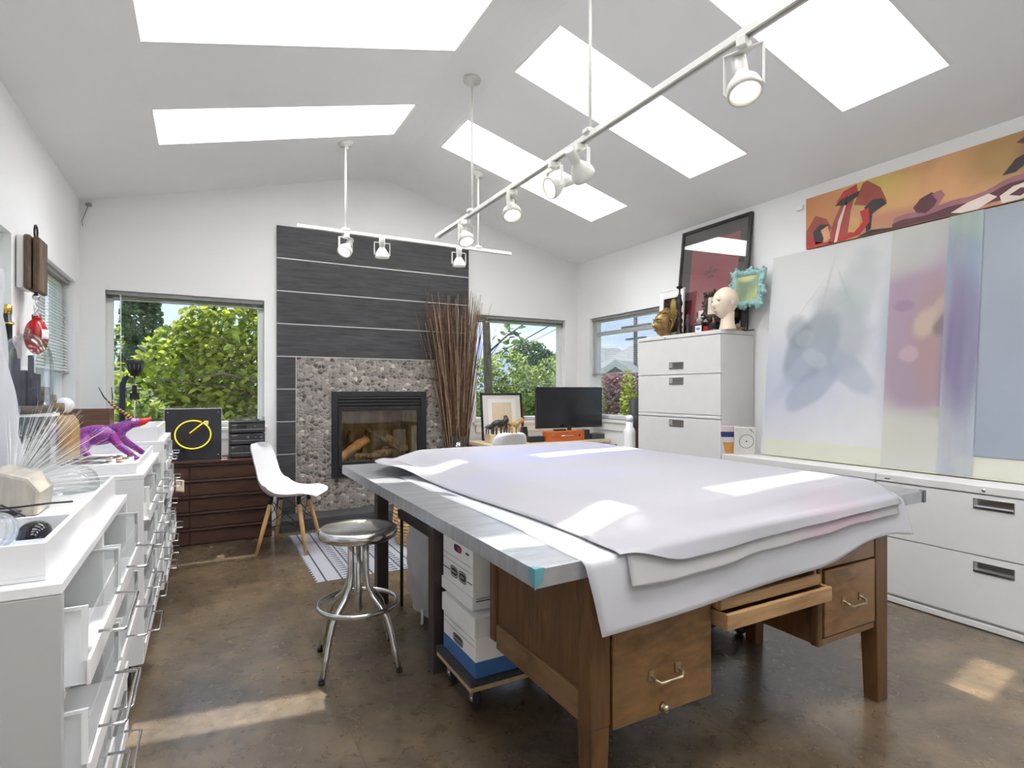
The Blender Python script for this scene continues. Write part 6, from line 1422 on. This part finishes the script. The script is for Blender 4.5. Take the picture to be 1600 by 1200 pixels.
# wooden block and tackle hanging on the left pier
t = thing('hanging_block', (-.80, 3.84, 1.735), 'weathered wooden pulley block hanging from an iron ring on the left wall', 'pulley block')
M_old = streakmat('weathered_wood', (.055, .035, .022), (.20, .135, .09), .8, scale=6, stretch=(5, 5, 1), bump=.3)
b = MB(); b.box(-.842, -.812, 3.75, 3.925, 1.75, 2.02); b.build('backing', M_trim, t, .003)
b = MB(); b.box(-.810, -.782, 3.735, 3.905, 1.745, 2.025); b.build('cheek', M_old, t, .008)
b = MB(); b.box(-.776, -.748, 3.745, 3.93, 1.735, 2.02); b.build('cheek', M_old, t, .008)
b = MB(); b.tube([(-.779, 3.83 + .030 * math.cos(a), 2.058 + .036 * math.sin(a)) for a in [2 * math.pi * i / 24 for i in range(24)]], .005, 8, closed=True); b.build('iron_ring', M_iron, t)
b = MB(); b.tube([(-.779, 3.83, 1.745), (-.779, 3.83, 1.70)], .008, 8); b.ball((-.779, 3.83, 1.715), .017, 12, 8)
hk = [(-.779, 3.83 + .0, 1.70), (-.779, 3.845, 1.675), (-.779, 3.838, 1.645), (-.779, 3.815, 1.63), (-.779, 3.80, 1.645), (-.779, 3.803, 1.665)]; b.tube(hk, .005, 8); b.build('hook', M_chrome, t)
t = thing('red_canister', (-.775, 3.82, 1.40), 'round red fire extinguisher with a white label hanging under the wooden block', 'fire extinguisher')
b = MB(); b.ball((-.775, 3.82, 1.505), .082, 24, 16, 0, (.62, .85, 1.15)); b.tube([(-.775, 3.82, 1.585), (-.775, 3.82, 1.62)], .020, 12); b.build('tank', mat('extinguisher_red', srgb(170, 18, 28), .25, var=.1), t)
b = MB(); b.tube([(-.775, 3.82 + .018 * math.cos(a), 1.634 + .014 * math.sin(a)) for a in [2 * math.pi * i / 16 for i in range(16)]], .004, 6, closed=True); b.box(-.785, -.765, 3.80, 3.85, 1.612, 1.625); b.build('valve', M_chrome, t)
b = MB(); b.tube([(-.765, 3.86, 1.60), (-.76, 3.90, 1.57), (-.755, 3.92, 1.52)], .004, 6); b.build('nozzle_hose', M_black, t)
b = MB(); b.grid(lambda u, v: (-.775 + .0525 * math.cos((u - .5) * .9 - .45), 3.82 + .0715 * math.sin((u - .5) * .9 - .45), 1.49 + .05 * v), 8, 4); b.build('label', M_whitepl, t, solid=.001)
# sensor cable in the top left corner
b = MB(); b.tube([(-.79, BY - .02, 2.66), (-.81, BY - .012, 2.60), (-.83, BY - .008, 2.54), (-.825, BY - .006, 2.50)], .0035, 6); b.lathe([(.022, 0), (.018, .02), (.001, .02)], (-.785, BY - .025, 2.66), 14)
tag(b.build('loose_cable', mat('grey_cable', (.3, .3, .3), .5), loc=(-.79, BY - .02, 2.66)), 'loose thin cable dangling in the upper left corner of the room', 'cable')

# ================================================================== OUTDOORS
G = -.9
M_grass = mat('lawn', (.07, .12, .03), .9, var=.4, scale=4, bump=.3)
b = MB(); b.grid(lambda u, v: (-60 + 160 * u, -30 + 150 * v, G), 8, 8, smooth=False); struct(tag(b.build('ground', M_grass, loc=(0, 0, G)), None, None))
def leafmat(name, c1, c2, tr=.4):
    mt, n, l, b = newmat(name); n.remove(b); o = n['Material Output']
    oi = n.new('ShaderNodeTexCoord'); ns = n.new('ShaderNodeTexNoise'); ns.inputs['Scale'].default_value = 3.5; ns.inputs['Detail'].default_value = 3; l.new(oi.outputs['Object'], ns.inputs['Vector'])
    gi = n.new('ShaderNodeNewGeometry'); ad = n.new('ShaderNodeMath'); ad.operation = 'MULTIPLY_ADD'; l.new(gi.outputs['Random Per Island'], ad.inputs[0]); ad.inputs[1].default_value = .5; 
    sb = n.new('ShaderNodeMath'); sb.operation = 'MULTIPLY_ADD'; l.new(ns.outputs[0], sb.inputs[0]); sb.inputs[1].default_value = 1.0; sb.inputs[2].default_value = -.25; l.new(sb.outputs[0], ad.inputs[2])
    rp = n.new('ShaderNodeValToRGB'); l.new(ad.outputs[0], rp.inputs[0]); rp.color_ramp.elements[0].position = .2; rp.color_ramp.elements[1].position = .8; rp.color_ramp.elements[0].color = c4(c1); rp.color_ramp.elements[1].color = c4(c2)
    d = n.new('ShaderNodeBsdfDiffuse'); t_ = n.new('ShaderNodeBsdfTranslucent'); l.new(rp.outputs[0], d.inputs[0]); l.new(rp.outputs[0], t_.inputs[0])
    m = n.new('ShaderNodeMixShader'); m.inputs[0].default_value = tr; l.new(d.outputs[0], m.inputs[1]); l.new(t_.outputs[0], m.inputs[2]); g = n.new('ShaderNodeBsdfGlossy'); g.inputs['Roughness'].default_value = .45
    m2 = n.new('ShaderNodeMixShader'); m2.inputs[0].default_value = .05; l.new(m.outputs[0], m2.inputs[1]); l.new(g.outputs[0], m2.inputs[2]); l.new(m2.outputs[0], o.inputs[0]); return mt
ML_lime = leafmat('lime_leaves', (.06, .11, .015), (.62, .72, .08), .55); ML_mid = leafmat('green_leaves', (.07, .12, .025), (.50, .62, .16), .5); ML_dark = leafmat('dark_leaves', (.05, .09, .035), (.26, .38, .16), .45)
ML_plum = leafmat('plum_leaves', (.05, .015, .025), (.50, .24, .34), .5); ML_cyp = leafmat('cypress_leaves', (.08, .12, .01), (.66, .74, .08), .5)
M_bark = streakmat('bark', (.06, .045, .03), (.22, .18, .13), .9, scale=6, stretch=(5, 5, 1), bump=.4)
def foliage(b, blobs, n, size, seed, mi=0, shell=.55):
    rnd = random.Random(seed); tot = sum(r1 * r2 * r3 for (_, _, _, r1, r2, r3) in blobs)
    for (cx, cy, cz, rx, ry, rz) in blobs:
        for i in range(int(n * rx * ry * rz / tot)):
            while True:
                d = Vector((rnd.uniform(-1, 1), rnd.uniform(-1, 1), rnd.uniform(-1, 1)))
                if .01 < d.length <= 1: break
            d = d.normalized() * (d.length ** shell)
            p = Vector((cx + d.x * rx, cy + d.y * ry, cz + d.z * rz)); s = size * rnd.uniform(.6, 1.25)
            rot = Euler((rnd.uniform(-1.0, 1.0), rnd.uniform(-1.0, 1.0), rnd.uniform(0, 6.28))).to_matrix()
            L = [(-1, 0, 0), (-.45, .62, .08), (.35, .55, .1), (1, 0, -.12), (.35, -.55, .1), (-.45, -.62, .08)]
            vs = [p + rot @ (Vector(q) * s * .5) for q in L]
            b.add(vs, [(0, 1, 2, 3), (0, 3, 4, 5)], mi)
def tree(name, base, blobs, n, size, m, label, seed, trunk=None, branches=(), group='trees and shrubs outside the windows', cat='tree'):
    t = thing(name, base, label, cat, group)
    b = MB(); foliage(b, blobs, n, size, seed); b.build('foliage', m, t, fixn=False)
    if trunk: b = MB(); b.tube(trunk[0], trunk[1], 10); b.build('trunk', M_bark, t)
    for br in branches: b = MB(); b.tube(br[0], br[1], 7); b.build('branch', M_bark, t)
    return t
# big leafy vine-like tree close to the left back window
tree('leafy_tree', (.6, 8.2, G), [(-.75, 8.0, .95, .8, .7, .62), (-.1, 8.2, 1.35, .7, .8, .75), (.5, 8.1, 1.8, .8, .8, .85), (1.2, 8.3, 2.0, .8, .8, .9), (.3, 8.0, .5, 1.3, .8, .8), (1.5, 8.0, 1.0, .9, .8, 1.0), (-.6, 8.6, .3, .9, .8, .7), (-.2, 8.0, 1.78, .35, .4, .3), (.05, 8.1, 2.05, .35, .4, .3)],
     20000, .098, ML_lime, 'big bright lime-green tree filling the left back window', 21, ([(.9, 8.3, G), (.85, 8.3, .3), (.95, 8.3, 1.4), (1.1, 8.3, 2.2)], [.14, .11, .08, .04]),
     [([(.9, 8.0, .9), (.3, 7.7, 1.25), (-.1, 7.6, 1.3), (-.5, 7.5, 1.35)], [.035, .028, .02, .008]), ([(.95, 8.0, 1.3), (.5, 7.6, 1.72), (.1, 7.5, 1.85)], [.03, .02, .008]), ([(1.1, 8.0, .8), (.6, 7.55, 1.32), (.2, 7.45, 1.42), (-.1, 7.4, 1.36)], [.03, .024, .018, .006])])
tree('tall_tree', (-1.55, 20, G), [(-1.62, 20, 3.3, .55, .6, 1.0), (-1.6, 20, 1.9, .6, .6, 1.0), (-1.55, 20, 4.0, .45, .5, .55)], 6000, .13, ML_dark, 'tall dark green tree far behind the lime-green one', 22, ([(-1.6, 20, G), (-1.6, 20, 3)], [.16, .08]))
tree('round_tree', (-2.4, 21, G), [(-2.5, 21, 2.4, .8, .8, .9), (-2.1, 21, 1.2, 1.0, .8, .9), (-.3, 22, 2.2, 1.3, .8, .9), (.2, 22, 1.4, 2.0, .9, 1.2)], 5200, .17, ML_mid, 'hazy mid-green trees along the horizon of the left back window', 23)
tree('ivy_shrub', (-.9, 6.9, G), [(-.75, 7.0, .75, .5, .3, .55)], 700, .13, ML_mid, 'pale green shrub low at the left of the left back window', 24, cat='shrub')
# seen through the right back window
tree('garden_tree', (6.2, 12, G), [(5.75, 12, 1.3, .6, .7, .75), (6.45, 12, 1.55, .55, .7, .70), (7.2, 12.2, 1.15, .75, .7, .70), (7.75, 12, 1.55, .55, .6, .55), (6.3, 12, .5, 1.3, .8, .8), (7.7, 12, .4, 1.1, .8, .7)], 11000, .09, ML_mid, 'bushy light green tree filling the right back window', 25, ([(6.3, 12, G), (6.3, 12, 1)], [.12, .06]))
tree('dark_round_tree', (13.2, 22, G), [(13.0, 22, 2.75, .95, .8, .75), (13.7, 22, 2.4, .8, .8, .7)], 2600, .17, ML_dark, 'darker rounded tree farther off between the roofs', 26, ([(13.2, 22, G), (13.2, 22, 2.4)], [.15, .08]))
tree('slender_tree', (4.22, 8.5, G), [(4.75, 8.5, 2.38, .22, .15, .12), (4.60, 8.5, 2.12, .28, .15, .12), (4.50, 8.45, 1.82, .12, .1, .16)], 46, .14, ML_dark, 'slender dark trunk with a few leaves in the right back window', 27, ([(4.24, 8.5, G), (4.21, 8.5, 1.1), (4.16, 8.5, 2.4), (4.10, 8.5, 4.2)], [.085, .075, .06, .04]), [([(4.2, 8.5, 1.85), (4.55, 8.5, 2.15), (5.05, 8.5, 2.48)], [.02, .014, .008]), ([(4.2, 8.5, 1.75), (4.4, 8.5, 2.0)], [.01, .005])])
# seen through the window of the right wall
tree('plum_bush', (6.9, 8.6, G), [(7.0, 8.75, 1.15, .45, .45, .42), (7.05, 8.35, 1.30, .35, .35, .30)], 1900, .07, ML_plum, 'plum-purple leaved bush outside the right-hand window', 28, cat='shrub')
def conifer(x, y, h, lb, seed):
    bl = [(x, y, G + (h - G) * (k + .5) / 7, .34 * (1 - k / 8.5), .34 * (1 - k / 8.5), (h - G) / 9) for k in range(7)]
    tree('conifer', (x, y, G), bl, 5200, .055, ML_cyp, lb, seed, ([(x, y, G), (x, y, h - .3)], [.05, .02]), cat='conifer')
conifer(6.35, 8.28, 1.42, 'yellow-green conifer just right of the monitor, leftmost of the row outside', 30)
conifer(6.60, 7.80, 1.52, 'tallest yellow-green conifer, in the middle of the row outside', 31)
conifer(6.35, 7.40, 1.38, 'yellow-green conifer nearest the file cabinet, last of the row outside', 32)
# houses
M_shing = mat('grey_shingle', srgb(128, 132, 134), .8, var=.2, scale=9, stretch=(1, 1, 4), bump=.3); M_sid = mat('pale_siding', srgb(196, 200, 204), .7, var=.05); M_sid2 = mat('grey_siding', srgb(120, 122, 128), .7, var=.08)
def house(name, c, w, d, zw, zr, label, m, gable=True, ry=0.0):
    t = thing(name, (c[0], c[1], G), label, 'house', None, ry)
    z0, z1, z2 = 0, zw - G, zr - G
    b = MB(); b.box(-w / 2, w / 2, -d / 2, d / 2, z0, z1); b.add([(-w / 2, -d / 2, z1), (w / 2, -d / 2, z1), (0, -d / 2, z2 - .05), (-w / 2, d / 2, z1), (w / 2, d / 2, z1), (0, d / 2, z2 - .05)], [(0, 1, 2), (3, 5, 4)]); b.build('wall', m, t, world=False)
    b = MB(); o_ = .35
    for s in (-1, 1):
        e = s * (w / 2 + o_); ze = z1 - o_ * (z2 - z1) / (w / 2)
        b.add([(0, -d / 2 - o_, z2), (e, -d / 2 - o_, ze), (e, d / 2 + o_, ze), (0, d / 2 + o_, z2), (0, -d / 2 - o_, z2 + .12), (e, -d / 2 - o_, ze + .12), (e, d / 2 + o_, ze + .12), (0, d / 2 + o_, z2 + .12)], [(0, 3, 2, 1), (4, 5, 6, 7), (0, 1, 5, 4), (1, 2, 6, 5), (2, 3, 7, 6)])
    b.build('roof', M_shing, t, world=False)
    b = MB(); b.box(-.5, .5, -d / 2 - .03, -d / 2, z1 - 1.3, z1 - .4); b.build('window', mat('dark_window', (.04, .05, .06), .15), t, world=False)
    b = MB(); 
    for s in (-1, 1): 
        e = s * (w / 2 + o_); ze = z1 - o_ * (z2 - z1) / (w / 2); b.add([(0, -d / 2 - o_ - .03, z2 + .12), (e, -d / 2 - o_ - .03, ze + .12), (e, -d / 2 - o_ - .03, ze - .08), (0, -d / 2 - o_ - .03, z2 - .08)], [(0, 1, 2, 3)])
    b.build('bargeboard', M_trim, t, world=False, solid=.03)
    return t
house('neighbour_house', (17.4, 15.2), 8.0, 9.0, 1.3, 3.25, 'grey shingled house seen through the blind of the right-hand window', M_sid, ry=R(0))
house('garage', (11.3, 13.0), 2.6, 2.4, 1.15, 1.95, 'small grey gable roofed outbuilding in front of the shingled house', M_sid2, ry=R(-60))
house('distant_house', (17.0, 26.3), 3.4, 3.0, 2.1, 3.0, 'small pale gabled house behind the bushy tree in the right back window', M_sid, ry=R(10))
house('hillside_house', (24.5, 33.0), 6.0, 4.0, 3.0, 4.2, 'grey roofed house on the horizon in the right back window', M_sid2, ry=R(80))
# far hill
b = MB(); b.grid(lambda u, v: (10 + 200 * u, 150 + 30 * v, G + (12 + 6.5 * math.exp(-((u - .36) / .09) ** 2) + 1.5 * math.sin(u * 21)) * math.sin(min(1, v * 1.2) * math.pi * .5)), 60, 8)
struct(b.build('hills', mat('blue_hill', srgb(166, 176, 206), .9, var=.06, scale=.1)))
b = MB()
b.box(6.9, 7.1, 26, 26.2, G, 4.6)
b = MB(); b.tube([(11.0, 12.62, G), (11.0, 12.62, 5.2)], .06, 10); t = tag(b.build('utility_pole', mat('weathered_pole', srgb(120, 112, 104), .8, var=.2), loc=(11, 12.56, G)), 'grey utility pole beyond the right-hand window', 'utility pole')
b = MB(); b.box(10.95, 11.05, 12.0, 13.2, 3.05, 3.12); b.box(10.95, 11.05, 12.2, 13.0, 2.70, 2.75); b.build('crossarm', M_sid2, t)
for (p, q, r_, lb) in (((7.0, 15, 1.97), (10.4, 15, 3.7), .018, 'thick black overhead wire crossing the right back window'), ((7.2, 15.4, 1.9), (11.2, 15.4, 3.75), .009, 'thin overhead wire just below the thick one')):
    b = MB(); b.tube([p, ((p[0] + q[0]) / 2, p[1], (p[2] + q[2]) / 2 - .03), q], r_, 6); tag(b.build('power_line', M_black), lb, 'power line', 'overhead wires')
# pale hoop of garden wall and patio roof low behind the lime tree
tag(bx('garden_shed', M_sid2, -.2, .9, 9.6, 10.4, G, .95, None), 'grey shed roof glimpsed low through the lime-green tree', 'shed')
